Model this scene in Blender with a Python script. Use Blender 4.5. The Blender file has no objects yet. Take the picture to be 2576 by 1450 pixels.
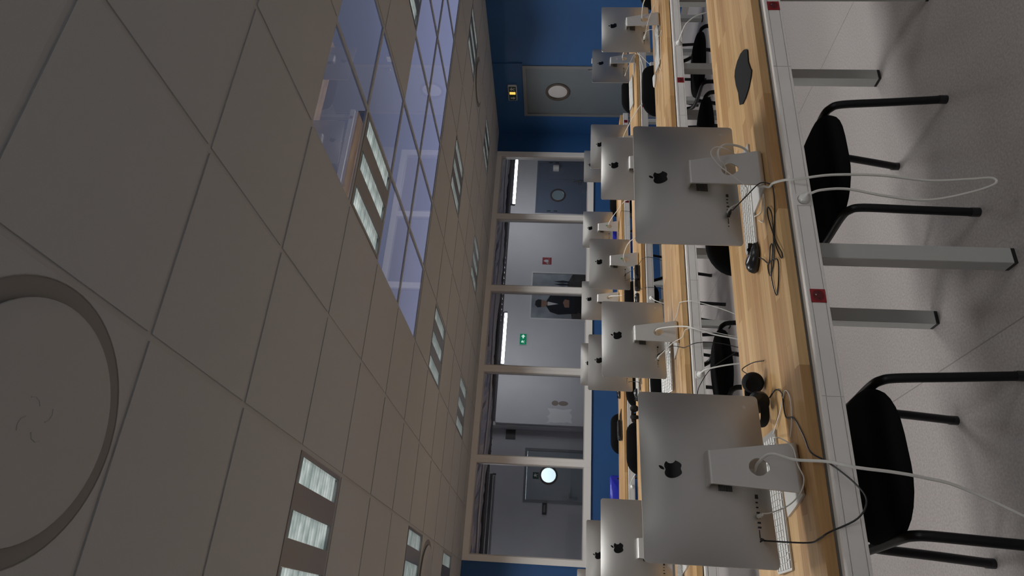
import bpy, bmesh, math, random
from mathutils import Vector, Matrix
from mathutils.geometry import tessellate_polygon
random.seed(7)
SC = bpy.context.scene
COL = SC.collection
PI = math.pi

# ------------------------------------------------------------------ camera, world, exposure
CAM = Vector((0, 0, 1.464))
FPX = 1703.7
def _rot(r):
    r = Vector(r)
    return Matrix.Rotation(r.length, 3, r.normalized())
RM = _rot((1.47767, -0.32032, 0.3955))            # rows: right, down, forward of the upright view
cd = bpy.data.cameras.new('camera')
cam = bpy.data.objects.new('camera', cd)
COL.objects.link(cam)
m = Matrix((RM[1], RM[0], -RM[2])).transposed()   # the phone was held sideways: image right is the room's down
cam.matrix_world = Matrix.Translation(CAM) @ m.to_4x4()
cd.sensor_width = 36
cd.sensor_fit = 'HORIZONTAL'
cd.lens = FPX / 2576 * 36
cd.clip_start = 0.02
SC.camera = cam
SC.view_settings.view_transform = 'Standard'
SC.view_settings.look = 'None'
SC.view_settings.exposure = EXPOSURE = 0.04
SC.view_settings.gamma = 1
SC.view_settings.use_curve_mapping = False
SC.cycles.use_denoising = True
SC.cycles.max_bounces = 10
SC.cycles.sample_clamp_indirect = 6

w = bpy.data.worlds.new('dusk_sky')
SC.world = w
w.use_nodes = True
nt = w.node_tree
nt.nodes.clear()
tc = nt.nodes.new('ShaderNodeTexCoord')
sp = nt.nodes.new('ShaderNodeSeparateXYZ')
cr = nt.nodes.new('ShaderNodeValToRGB')
bg = nt.nodes.new('ShaderNodeBackground')
wo = nt.nodes.new('ShaderNodeOutputWorld')
nt.links.new(tc.outputs['Generated'], sp.inputs[0])
nt.links.new(sp.outputs['Z'], cr.inputs[0])
nt.links.new(cr.outputs[0], bg.inputs[0])
nt.links.new(bg.outputs[0], wo.inputs[0])
bg.inputs[1].default_value = 1.0
e = cr.color_ramp.elements
e[0].position = 0.0; e[0].color = (0.50, 0.54, 0.80, 1)
e[1].position = 1.0; e[1].color = (0.03, 0.032, 0.045, 1)
for p_, c_ in ((0.15, (0.36, 0.395, 0.60, 1)), (0.20, (0.25, 0.27, 0.395, 1)), (0.27, (0.135, 0.143, 0.195, 1)), (0.34, (0.082, 0.086, 0.112, 1)), (0.5, (0.05, 0.052, 0.068, 1))):
    n_ = e.new(p_); n_.color = c_

ROOM_LAMP_W = 11.5      # one fluorescent louvre strip
LOUVRE_GLOW = 1.1

# ------------------------------------------------------------------ materials
MATS = {}
def principled(name, col, rough=0.5, metal=0.0, noise=0.0, nscale=40.0, bump=0.0, bscale=200.0, spec=0.5, coat=0.0, rnd=0.0, space='Object'):
    if name in MATS: return MATS[name]
    mt = bpy.data.materials.new(name); mt.use_nodes = True
    t = mt.node_tree; b = t.nodes['Principled BSDF']
    b.inputs['Base Color'].default_value = (*col, 1)
    b.inputs['Roughness'].default_value = rough
    b.inputs['Metallic'].default_value = metal
    b.inputs['Specular IOR Level'].default_value = spec
    b.inputs['Coat Weight'].default_value = coat
    src = None
    if noise or bump:
        co = t.nodes.new('ShaderNodeTexCoord')
    if noise:
        n = t.nodes.new('ShaderNodeTexNoise'); n.inputs['Scale'].default_value = nscale; n.inputs['Detail'].default_value = 4
        t.links.new(co.outputs[space], n.inputs['Vector'])
        mr = t.nodes.new('ShaderNodeMapRange'); mr.inputs[1].default_value = .3; mr.inputs[2].default_value = .7
        mr.inputs[3].default_value = 1 - noise; mr.inputs[4].default_value = 1 + noise
        t.links.new(n.outputs[0], mr.inputs[0])
        mx = t.nodes.new('ShaderNodeVectorMath'); mx.operation = 'SCALE'
        mx.inputs[0].default_value = col
        t.links.new(mr.outputs[0], mx.inputs['Scale'])
        t.links.new(mx.outputs[0], b.inputs['Base Color']); src = mx
    if rnd:
        oi = t.nodes.new('ShaderNodeObjectInfo')
        mr = t.nodes.new('ShaderNodeMapRange'); mr.inputs[3].default_value = 1 - rnd; mr.inputs[4].default_value = 1 + rnd
        t.links.new(oi.outputs['Random'], mr.inputs[0])
        mx = t.nodes.new('ShaderNodeVectorMath'); mx.operation = 'SCALE'
        if src: t.links.new(src.outputs[0], mx.inputs[0])
        else: mx.inputs[0].default_value = col
        t.links.new(mr.outputs[0], mx.inputs['Scale'])
        t.links.new(mx.outputs[0], b.inputs['Base Color'])
    if bump:
        n = t.nodes.new('ShaderNodeTexNoise'); n.inputs['Scale'].default_value = bscale; n.inputs['Detail'].default_value = 3
        t.links.new(co.outputs[space], n.inputs['Vector'])
        bu = t.nodes.new('ShaderNodeBump'); bu.inputs['Strength'].default_value = bump; bu.inputs['Distance'].default_value = 0.002
        t.links.new(n.outputs[0], bu.inputs['Height']); t.links.new(bu.outputs[0], b.inputs['Normal'])
    MATS[name] = mt
    return mt

def emission(name, col, strength):
    if name in MATS: return MATS[name]
    mt = bpy.data.materials.new(name); mt.use_nodes = True
    t = mt.node_tree; t.nodes.clear()
    em = t.nodes.new('ShaderNodeEmission'); em.inputs[0].default_value = (*col, 1); em.inputs[1].default_value = strength
    o = t.nodes.new('ShaderNodeOutputMaterial'); t.links.new(em.outputs[0], o.inputs[0])
    MATS[name] = mt
    return mt

def thin_glass(name, tint=(1, 1, 1), ior=1.5, rough=0.0):
    mt = bpy.data.materials.new(name); mt.use_nodes = True
    t = mt.node_tree; t.nodes.clear()
    tr = t.nodes.new('ShaderNodeBsdfTransparent'); tr.inputs[0].default_value = (*tint, 1)
    gl = t.nodes.new('ShaderNodeBsdfGlossy'); gl.inputs['Roughness'].default_value = rough
    fr = t.nodes.new('ShaderNodeFresnel'); fr.inputs[0].default_value = ior
    mx = t.nodes.new('ShaderNodeMixShader'); o = t.nodes.new('ShaderNodeOutputMaterial')
    ge = t.nodes.new('ShaderNodeNewGeometry'); iv = t.nodes.new('ShaderNodeMath'); iv.operation = 'SUBTRACT'; iv.inputs[0].default_value = 1
    mu = t.nodes.new('ShaderNodeMath'); mu.operation = 'MULTIPLY'      # only the face the ray enters reflects: a thin sheet, no inner total reflection
    t.links.new(ge.outputs['Backfacing'], iv.inputs[1]); t.links.new(iv.outputs[0], mu.inputs[0]); t.links.new(fr.outputs[0], mu.inputs[1])
    t.links.new(mu.outputs[0], mx.inputs[0]); t.links.new(tr.outputs[0], mx.inputs[1]); t.links.new(gl.outputs[0], mx.inputs[2])
    t.links.new(mx.outputs[0], o.inputs[0])
    MATS[name] = mt
    return mt

def wood(name, random_tint):
    """glued oak/beech staves; random_tint: tint per object, else a brick-like stave layout in the material"""
    mt = bpy.data.materials.new(name); mt.use_nodes = True
    t = mt.node_tree; b = t.nodes['Principled BSDF']
    b.inputs['Roughness'].default_value = 0.42
    co = t.nodes.new('ShaderNodeTexCoord')
    geo = t.nodes.new('ShaderNodeNewGeometry')
    oi = t.nodes.new('ShaderNodeObjectInfo')
    if random_tint:
        fac = oi.outputs['Random']; vec = geo.outputs['Position']
    else:
        br = t.nodes.new('ShaderNodeTexBrick')
        br.inputs['Scale'].default_value = 1; br.inputs['Brick Width'].default_value = 0.55; br.inputs['Row Height'].default_value = 0.0446
        br.inputs['Mortar Size'].default_value = 0.0; br.inputs['Color1'].default_value = (0, 0, 0, 1); br.inputs['Color2'].default_value = (1, 1, 1, 1)
        br.offset = 0.37
        t.links.new(geo.outputs['Position'], br.inputs['Vector'])
        fac = br.outputs['Color']; vec = geo.outputs['Position']
    ramp = t.nodes.new('ShaderNodeValToRGB')
    el = ramp.color_ramp.elements
    el[0].position = 0; el[0].color = (0.40, 0.215, 0.08, 1)
    el[1].position = 1; el[1].color = (0.62, 0.40, 0.185, 1)
    k = el.new(.5); k.color = (0.52, 0.315, 0.135, 1)
    t.links.new(fac, ramp.inputs[0])
    mp = t.nodes.new('ShaderNodeMapping'); mp.inputs['Scale'].default_value = (3.0, 70, 70)
    t.links.new(vec, mp.inputs[0])
    if random_tint:
        sc = t.nodes.new('ShaderNodeMath'); sc.operation = 'MULTIPLY'; sc.inputs[1].default_value = 50
        t.links.new(oi.outputs['Random'], sc.inputs[0])
        cb = t.nodes.new('ShaderNodeCombineXYZ'); t.links.new(sc.outputs[0], cb.inputs[0]); t.links.new(cb.outputs[0], mp.inputs['Location'])
    n = t.nodes.new('ShaderNodeTexNoise'); n.inputs['Scale'].default_value = 1; n.inputs['Detail'].default_value = 5; n.inputs['Roughness'].default_value = .6
    t.links.new(mp.outputs[0], n.inputs['Vector'])
    mr = t.nodes.new('ShaderNodeMapRange'); mr.inputs[1].default_value = .3; mr.inputs[2].default_value = .75; mr.inputs[3].default_value = 1.12; mr.inputs[4].default_value = .78
    t.links.new(n.outputs[0], mr.inputs[0])
    mx = t.nodes.new('ShaderNodeVectorMath'); mx.operation = 'SCALE'
    t.links.new(ramp.outputs[0], mx.inputs[0]); t.links.new(mr.outputs[0], mx.inputs['Scale'])
    t.links.new(mx.outputs[0], b.inputs['Base Color'])
    MATS[name] = mt
    return mt

M_TILE = principled('ceiling_tile_white', (0.42, 0.44, 0.455), 0.9, noise=.03, nscale=300, bump=.25, bscale=900, space='Object')
M_GRID = principled('grid_bar_grey', (0.385, 0.40, 0.41), 0.6)
M_BLUE = principled('blue_wall_paint', (0.022, 0.095, 0.265), 0.55, noise=.04, nscale=3, bump=.15, bscale=400, space='Object')
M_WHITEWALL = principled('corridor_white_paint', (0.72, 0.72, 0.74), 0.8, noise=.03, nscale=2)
M_DARKWALL = principled('corridor_dim_wall_grey', (0.50, 0.50, 0.52), 0.7, noise=.04, nscale=2)  # greyer than the white walls: the recess's dim light put into the colour
M_FRAME = principled('light_grey_aluminium', (0.86, 0.85, 0.83), 0.35)
M_FRAME_IN = principled('glazing_bead_grey', (0.55, 0.53, 0.51), 0.3, metal=0.2)
M_DOOR = principled('grey_door_laminate', (0.15, 0.175, 0.195), 0.5, noise=.03, nscale=6)
M_DOORFR = principled('grey_door_frame_paint', (0.20, 0.205, 0.215), 0.45)
M_DOORBL = principled('blue_grey_door_laminate', (0.155, 0.19, 0.26), 0.45)
M_DOORBLF = principled('blue_grey_door_frame_paint', (0.16, 0.19, 0.25), 0.4)
M_RING = principled('brown_porthole_rim', (0.09, 0.07, 0.06), 0.35)
M_STEEL = principled('brushed_steel', (0.6, 0.6, 0.6), 0.3, metal=1)
M_FLOOR = principled('warm_grey_vinyl', (0.335, 0.305, 0.295), 0.55, noise=.16, nscale=110, bump=.25, bscale=260)
M_SEAM = principled('vinyl_weld_seam', (0.22, 0.2, 0.19), 0.6)
M_WOOD = wood('glued_wood_stave', True)
M_WOODB = wood('glued_wood_slab', False)
M_TRUNK = principled('trunking_white_plastic', (0.80, 0.775, 0.745), 0.38, noise=.03, nscale=8)
M_TRUNK_LINE = principled('baseboard_socket_grey', (0.30, 0.29, 0.28), 0.5)  # one even grey, used on baseboards and white socket faces
M_LEG = principled('desk_leg_grey_paint', (0.47, 0.48, 0.46), 0.45)
M_BLACKPL = principled('black_plastic', (0.012, 0.012, 0.013), 0.35)
M_BLACKRB = principled('black_rubber', (0.009, 0.009, 0.010), 0.75, spec=.2)
M_FABRIC = principled('black_upholstery', (0.008, 0.008, 0.009), 0.95, bump=.4, bscale=1500, spec=.1)
M_TUBE = principled('black_tube_paint', (0.008, 0.008, 0.009), 0.4, spec=.3)
M_BLUEPL = principled('glossy_blue_vinyl', (0.035, 0.045, 0.48), 0.18)
M_ALU = principled('anodised_aluminium', (0.52, 0.51, 0.49), 0.38, metal=.8, bump=.05, bscale=3000)
M_ALUST = principled('stand_aluminium', (0.62, 0.61, 0.59), 0.45, metal=.6)
M_LOGO = principled('glossy_black_logo', (0.004, 0.004, 0.004), 0.12)
M_SCREEN = principled('black_screen_glass', (0.006, 0.006, 0.007), 0.06)
M_PORT = principled('port_black', (0.01, 0.01, 0.01), 0.5)
M_WHITEPL = principled('white_plastic', (0.72, 0.71, 0.68), 0.35)
M_CABLEW = principled('white_cable_sheath', (0.68, 0.67, 0.63), 0.4)
M_RED = principled('red_socket_plastic', (0.30, 0.012, 0.018), 0.35)
M_REDSIGN = principled('red_sign', (0.32, 0.02, 0.025), 0.5)
M_GREENSIGN = principled('green_sign', (0.01, 0.12, 0.06), 0.5)
M_DARKGREEN = principled('dark_green_sign', (0.008, 0.05, 0.03), 0.5)
M_WHITE = principled('sign_white', (0.7, 0.7, 0.7), 0.6)
M_GREENLIT = emission('backlit_green', (0.01, 0.25, 0.12), 0.7)
M_WHITELIT = emission('backlit_sign_white', (0.75, 1.0, 0.85), 0.9)
M_YELLOWLIT = emission('sign_lamp_amber', (1.0, 0.62, 0.12), 1.1)
M_TUBELIT = emission('fluorescent_tube_lit', (0.95, 0.98, 1.0), 75.0)
M_TUBEOFF = principled('fluorescent_tube_off', (0.6, 0.6, 0.62), 0.3)
M_FOIL = principled('crinkled_duct_foil', (0.80, 0.80, 0.84), 0.35, metal=.55, bump=1.0, bscale=38)
M_DARKMET = principled('dark_galvanised', (0.20, 0.20, 0.21), 0.45, metal=.5)
M_VOID = principled('dark_slab', (0.09, 0.09, 0.10), 0.9)
M_LOUVRE = principled('louvre_blade_aluminium', (0.75, 0.75, 0.75), 0.2, metal=.9)
M_LUMPLATE = principled('luminaire_satin_plate', (0.22, 0.22, 0.225), 0.28, metal=.35)
M_VENT = principled('diffuser_white_metal', (0.38, 0.395, 0.405), 0.5)
M_VENTDK = principled('diffuser_recess_shade_grey', (0.20, 0.20, 0.20), 0.6)  # recess shade around the centre plate, put into the ring's colour
M_GREENTAPE = principled('green_sticker', (0.03, 0.32, 0.06), 0.6)
M_BEIGE = principled('beige_residue', (0.33, 0.27, 0.23), 0.8)
G_SKY = thin_glass('skylight_glass', (0.93, 0.93, 0.97), 1.85, 0.01)
G_PANE = thin_glass('window_glass', (0.9, 0.9, 0.92), 1.45)

def louvre_glow():
    mt = bpy.data.materials.new('louvre_lamp_glow'); mt.use_nodes = True
    t = mt.node_tree; t.nodes.clear()
    em = t.nodes.new('ShaderNodeEmission'); o = t.nodes.new('ShaderNodeOutputMaterial')
    co = t.nodes.new('ShaderNodeTexCoord'); n = t.nodes.new('ShaderNodeTexNoise')
    mp = t.nodes.new('ShaderNodeMapping'); mp.inputs['Scale'].default_value = (14, 30, 14)
    t.links.new(co.outputs['Object'], mp.inputs[0]); t.links.new(mp.outputs[0], n.inputs['Vector']); n.inputs['Scale'].default_value = 1
    cr_ = t.nodes.new('ShaderNodeValToRGB')
    cr_.color_ramp.elements[0].position = .35; cr_.color_ramp.elements[0].color = (0.36, 0.46, 0.44, 1)
    cr_.color_ramp.elements[1].position = .62; cr_.color_ramp.elements[1].color = (0.90, 1.0, 0.96, 1)
    t.links.new(n.outputs[0], cr_.inputs[0]); t.links.new(cr_.outputs[0], em.inputs[0]); em.inputs[1].default_value = LOUVRE_GLOW
    t.links.new(em.outputs[0], o.inputs[0])
    return mt
M_GLOW = louvre_glow()

# ------------------------------------------------------------------ helpers
def obj(name, bm, mat, parent=None, loc=None, rot=None, smooth=False, kind=None):
    me = bpy.data.meshes.new(name)
    bmesh.ops.recalc_face_normals(bm, faces=bm.faces)
    if smooth:
        for f in bm.faces: f.smooth = True
    bm.to_mesh(me); bm.free()
    if smooth: me.set_sharp_from_angle(angle=math.radians(42))
    mats = mat if isinstance(mat, (list, tuple)) else [mat]
    for q in mats: me.materials.append(q)
    o = bpy.data.objects.new(name, me); COL.objects.link(o)
    if parent: o.parent = parent
    if loc is not None: o.location = loc
    if rot is not None: o.rotation_euler = rot
    if kind: o['kind'] = kind
    return o

def thing(name, label, cat, loc=(0, 0, 0), rz=0.0, group=None, rot=None):
    o = bpy.data.objects.new(name, None); COL.objects.link(o)
    o.empty_display_size = .05
    o.location = loc; o.rotation_euler = rot if rot else (0, 0, rz)
    o['label'] = label; o['category'] = cat
    if group: o['group'] = group
    return o

def tag(o, label, cat, group=None):
    o['label'] = label; o['category'] = cat
    if group: o['group'] = group
    return o

def copy_tree(o, parent=None):
    c = o.copy(); COL.objects.link(c)
    if parent: c.parent = parent; c.matrix_parent_inverse = o.matrix_parent_inverse.copy()
    for ch in list(o.children): copy_tree(ch, c)
    return c

def box(bm, x0, x1, y0, y1, z0, z1, bevel=0.0, mi=0):
    vs = [bm.verts.new((x, y, z)) for z in (z0, z1) for y in (y0, y1) for x in (x0, x1)]
    fs = [bm.faces.new([vs[i] for i in q]) for q in ((0, 1, 3, 2), (4, 6, 7, 5), (0, 4, 5, 1), (2, 3, 7, 6), (0, 2, 6, 4), (1, 5, 7, 3))]
    for f in fs: f.material_index = mi
    if bevel:
        es = set(e_ for f in fs for e_ in f.edges)
        bmesh.ops.bevel(bm, geom=list(es), offset=bevel, segments=2, affect='EDGES', clamp_overlap=True)
    return bm

def B(*a, **k):
    return box(bmesh.new(), *a, **k)

def cyl(bm, p0, p1, r, seg=16, r2=None, cap=True):
    p0 = Vector(p0); p1 = Vector(p1); d = (p1 - p0).normalized()
    a = d.orthogonal().normalized(); b = d.cross(a)
    r2 = r if r2 is None else r2
    A = [bm.verts.new(p0 + (a * math.cos(t) + b * math.sin(t)) * r) for t in (2 * PI * i / seg for i in range(seg))]
    Bv = [bm.verts.new(p1 + (a * math.cos(t) + b * math.sin(t)) * r2) for t in (2 * PI * i / seg for i in range(seg))]
    for i in range(seg):
        j = (i + 1) % seg; bm.faces.new((A[i], A[j], Bv[j], Bv[i]))
    if cap: bm.faces.new(A[::-1]); bm.faces.new(Bv)
    return bm

def catmull(pts, n=8):
    P = [Vector(p) for p in pts]; P = [2 * P[0] - P[1]] + P + [2 * P[-1] - P[-2]]
    out = []
    for i in range(1, len(P) - 2):
        a, b, c, d = P[i - 1:i + 3]
        for k in range(n):
            t = k / n
            out.append(.5 * ((2 * b) + (c - a) * t + (2 * a - 5 * b + 4 * c - d) * t * t + (3 * b - a - 3 * c + d) * t ** 3))
    out.append(P[-2]); return out

def sweep(bm, pts, r, seg=8, ry=None, closed=False):
    """tube along pts; ry gives an oval section (second radius, kept along the running normal)"""
    pts = [Vector(p) for p in pts]; n = len(pts); rings = []
    t0 = (pts[1] - pts[0]).normalized(); up = t0.orthogonal().normalized()
    if abs(t0.dot(Vector((0, 0, 1)))) < .9: up = (Vector((0, 0, 1)) - t0 * t0.z).normalized()
    for i in range(n):
        t = (pts[min(i + 1, n - 1)] - pts[max(i - 1, 0)]).normalized()
        up = (up - t * up.dot(t)).normalized(); s = t.cross(up)
        rings.append([bm.verts.new(pts[i] + up * math.cos(a) * (ry or r) + s * math.sin(a) * r) for a in (2 * PI * k / seg for k in range(seg))])
    for i in range(n - 1):
        for k in range(seg):
            j = (k + 1) % seg; bm.faces.new((rings[i][k], rings[i][j], rings[i + 1][j], rings[i + 1][k]))
    bm.faces.new(rings[0][::-1]); bm.faces.new(rings[-1])
    return bm

def prism(bm, pts, z0, z1, mi=0):
    """polygon in xy extruded in z"""
    a = [bm.verts.new((x, y, z0)) for x, y in pts]; b = [bm.verts.new((x, y, z1)) for x, y in pts]
    n = len(pts)
    for i in range(n):
        bm.faces.new((a[i], a[(i + 1) % n], b[(i + 1) % n], b[i]))
    for tri in tessellate_polygon([[Vector((x, y, 0)) for x, y in pts]]):
        bm.faces.new([a[i] for i in tri]); bm.faces.new([b[i] for i in tri][::-1])
    return bm

def rrect(hw, hh, r, seg=5):
    out = []
    for cx, cy, a0 in ((hw - r, hh - r, 0), (-hw + r, hh - r, PI / 2), (-hw + r, -hh + r, PI), (hw - r, -hh + r, 3 * PI / 2)):
        for k in range(seg + 1):
            a = a0 + PI / 2 * k / seg
            out.append((cx + r * math.cos(a), cy + r * math.sin(a)))
    return out

def revolve(bm, prof, seg=32, axis='Z'):
    """profile of (radius, height) revolved about z"""
    rings = []
    for r, z in prof:
        if r < 1e-6: rings.append([bm.verts.new((0, 0, z))])
        else: rings.append([bm.verts.new((r * math.cos(2 * PI * k / seg), r * math.sin(2 * PI * k / seg), z)) for k in range(seg)])
    for A_, B_ in zip(rings, rings[1:]):
        for k in range(seg):
            j = (k + 1) % seg
            if len(A_) == 1 and len(B_) == 1: continue
            if len(A_) == 1: bm.faces.new((A_[0], B_[k], B_[j]))
            elif len(B_) == 1: bm.faces.new((A_[k], A_[j], B_[0]))
            else: bm.faces.new((A_[k], A_[j], B_[j], B_[k]))
    return bm

def xf(bm, mat):
    bmesh.ops.transform(bm, matrix=mat, verts=bm.verts); return bm

def cable(name, pts, r, mat, label, group=None, n=8, parent=None, cat='cable'):
    o = obj(name, sweep(bmesh.new(), catmull(pts, n), r, 8), mat, parent, smooth=True)
    if not parent: tag(o, label, cat, group)
    return o

# ------------------------------------------------------------------ the room (metres; camera stands at x=0, y=0)
CZ = 2.514                 # ceiling height
XR = 6.93                  # blue wall on the right
YB = 8.47                  # partition at the back
XL, YF = -2.398, -2.636    # walls behind the camera
GX, GY = 0.602, 1.564      # ceiling grid origin
bm = B(XL, XR, YF, YB, -.08, 0)
floor = obj('floor', bm, M_FLOOR, kind='structure')
for sx in (0.965, 2.985, 4.99, -1.04):
    obj('weld_seam', B(sx - .002, sx + .002, YF, YB, -.001, .0006), M_SEAM, floor)

obj('wall_left', B(XL - .1, XL, YF, YB, 0, CZ + .1), M_WHITEWALL, kind='structure')
obj('wall_front', B(XL, XR, YF - .1, YF, 0, CZ + .1), M_WHITEWALL, kind='structure')
# right wall with the door opening
D0, D1, DT = 7.03, 8.06, 2.095
bm = B(XR, XR + .12, YF, D0, 0, CZ + .1)
box(bm, XR, XR + .12, D1, YB + .1, 0, CZ + .1)
box(bm, XR, XR + .12, D0, D1, DT, CZ + .1)
wr = obj('wall_right', bm, M_BLUE, kind='structure')
obj('wall_trim_strip', B(XR - .012, XR, 6.985, 7.012, DT, CZ), M_BLUE, wr)
# back wall: blue apron and the blue ends, the windows sit in between
WX0, WX1, WZ0 = 0.618, 6.545, 1.02
bm = B(XL, XR, YB, YB + .12, 0, WZ0)
box(bm, XL, WX0, YB, YB + .12, WZ0, CZ + .1)
box(bm, WX1, XR, YB, YB + .12, WZ0, CZ + .1)
wb = obj('wall_back', bm, M_BLUE, kind='structure')
for nm, b_ in (('baseboard_back', (XL, XR, YB - .012, YB, 0, .08)), ('baseboard_right', (XR - .012, XR, YF, D0 - .005, 0, .08))):
    obj(nm, B(*b_), M_TRUNK_LINE, kind='structure')

# ---- ceiling: lay-in tiles on a T grid
SKY = set()
for a in range(2, 9):
    for b in range(1, 5):
        if b == 1 and a > 3: continue
        if b == 2 and a in (2, 4, 5, 8): continue
        SKY.add((a, b))
LUM = [(-1, -6), (2, -6), (5, -6), (-1, -3), (2, -3), (5, -3), (2, 2), (5, 2), (8, 2), (-1, 2), (-4, 2), (2, 6), (5, 6), (8, 6), (-1, 6), (-4, 6), (2, 9), (5, 9), (8, 9), (-1, 9)]  # the first three are added, to brighten the near computer backs
DISC = [(-1, -1), (-1, 7), (8, 7)]
bm = bmesh.new()
for x0, x1, y0, y1 in ((XL, XR, YF, YF + .02), (XL, XR, YB - .02, YB), (XL, XL + .02, YF, YB), (XR - .02, XR, YF, YB)):
    box(bm, x0, x1, y0, y1, CZ + .002, CZ + .008)
ceil = obj('ceiling', bm, M_GRID, kind='structure')
tile_me = {}
def tile_mesh(w_, d_):
    k = (round(w_, 3), round(d_, 3))
    if k not in tile_me:
        bm = B(-w_ / 2, w_ / 2, -d_ / 2, d_ / 2, 0, .016)
        me = bpy.data.meshes.new('ceiling_tile'); bmesh.ops.recalc_face_normals(bm, faces=bm.faces); bm.to_mesh(me); bm.free(); me.materials.append(M_TILE)
        tile_me[k] = me
    return tile_me[k]
for a in range(-5, 11):
    for b in range(-7, 12):
        if (a, b) in SKY or (a, b) in LUM: continue
        x0 = GX + .6 * a; y0 = GY + .6 * b
        x1 = min(x0 + .6, XR); y1 = min(y0 + .6, YB)
        if x1 - x0 < .03 or y1 - y0 < .03: continue
        o = bpy.data.objects.new('ceiling_tile', tile_mesh(x1 - x0 - .020, y1 - y0 - .020)); COL.objects.link(o)
        o.parent = ceil; o.location = ((x0 + x1) / 2, (y0 + y1) / 2, CZ - .001 + random.uniform(-.0008, .0008))
# bars
bar_me = {}
for a in range(-4, 11):
    x = GX + .6 * a
    o = obj('grid_bar', B(x - .012, x + .012, YF, YB, CZ + .003, CZ + .014), M_GRID, ceil)
for b in range(-6, 12):
    y = GY + .6 * b
    o = obj('grid_bar', B(XL, XR, y - .012, y + .012, CZ + .0033, CZ + .0135), M_GRID, ceil)
for (a, b) in sorted(SKY):
    x0 = GX + .6 * a; y0 = GY + .6 * b
    obj('skylight_pane', B(x0 + .010, x0 + .590, y0 + .010, y0 + .590, CZ + .006, CZ + .0065), G_SKY, ceil)

# ---- the luminaires: three louvred strips in a satin plate
def make_luminaire():
    t = thing('ceiling_luminaire', '', 'ceiling light')
    bm = bmesh.new()
    S = ((.030, .140), (.245, .355), (.460, .570))
    xs = [.012]
    edges = [(.012, .030)] + [(S[i][1], S[i + 1][0]) for i in range(2)] + [(.570, .588)]
    for x0, x1 in edges: box(bm, x0, x1, .012, .588, 0, .006)
    for x0, x1 in S:
        box(bm, x0, x1, .012, .030, 0, .006); box(bm, x0, x1, .570, .588, 0, .006)
    obj('face_plate', bm, M_LUMPLATE, t)
    bm = bmesh.new(); box(bm, .006, .594, .006, .594, .052, .056)
    for q in ((.006, .010, .006, .594), (.590, .594, .006, .594), (.006, .594, .006, .010), (.006, .594, .590, .594)): box(bm, q[0], q[1], q[2], q[3], .006, .052)
    obj('housing', bm, M_LUMPLATE, t)
    for x0, x1 in S:
        g = obj('lamp_strip', B(x0, x1, .030, .570, .030, .034), M_GLOW, t)
        bm = bmesh.new()
        box(bm, x0, x0 + .002, .030, .570, .004, .030); box(bm, x1 - .002, x1, .030, .570, .004, .030)
        for k in range(1, 16):
            y = .03 + .54 * k / 16; box(bm, x0, x1, y - .0008, y + .0008, .006, .028)
        lv = obj('louvre', bm, M_LOUVRE, g); lv['kind'] = 'stuff'
    return t
lum_lab = {(-1, -6): 'added ceiling light near the wall behind the camera, left one', (2, -6): 'added ceiling light near the wall behind the camera, middle one', (5, -6): 'added ceiling light near the wall behind the camera, right one',
 (-1, -3): 'ceiling light behind the camera position, left one of three', (2, -3): 'ceiling light behind the camera position, middle one of three', (5, -3): 'ceiling light behind the camera position, right one of three',
 (2, 2): 'louvred ceiling light lit beside the glossy lavender panels, second tile row',
 (5, 2): 'lit ceiling light between lavender glass panels and blue wall, cut by the frame',
 (8, 2): 'lit ceiling light beyond the skylight towards the blue wall, nearest row',
 (-1, 2): 'nearest lit ceiling light showing two broad louvred strips',
 (-4, 2): 'lit ceiling light over the far left of the nearest row',
 (2, 6): 'lit ceiling light just beyond the lavender skylight corner, above the second desk row',
 (5, 6): 'lit ceiling light beside the skylight far edge, in line with the blue door',
 (8, 6): 'lit ceiling light close to the blue wall next to a round air diffuser',
 (-1, 6): 'lit ceiling light beside the round diffuser at the picture edge',
 (-4, 6): 'lit ceiling light at far left of the middle row',
 (2, 9): 'pinkish lit ceiling light near the partition, opposite the fourth window',
 (5, 9): 'lit ceiling light near the partition, opposite the second and third windows',
 (8, 9): 'lit ceiling light in the corner of blue wall and partition',
 (-1, 9): 'small lit ceiling light near the left end of the partition'}
proto = None
for k in LUM:
    if proto is None: proto = make_luminaire(); o = proto
    else: o = copy_tree(proto)
    o.location = (GX + .6 * k[0], GY + .6 * k[1], CZ)
    o['label'] = lum_lab[k]; o['category'] = 'ceiling light'; o['group'] = 'louvred ceiling lights'
    for sx in (.085, .300, .515):
        ld = bpy.data.lights.new('louvre_light', 'AREA'); ld.shape = 'RECTANGLE'; ld.size = .10; ld.size_y = .53
        ld.energy = ROOM_LAMP_W / 3 * (.65 if k[1] < 0 else 1); ld.color = (1.0, 0.995, 0.985); ld.spread = math.radians(136)
        lo = bpy.data.objects.new('louvre_light', ld); COL.objects.link(lo)
        lo.location = (GX + .6 * k[0] + sx, GY + .6 * k[1] + .3, CZ - .002)

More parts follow.
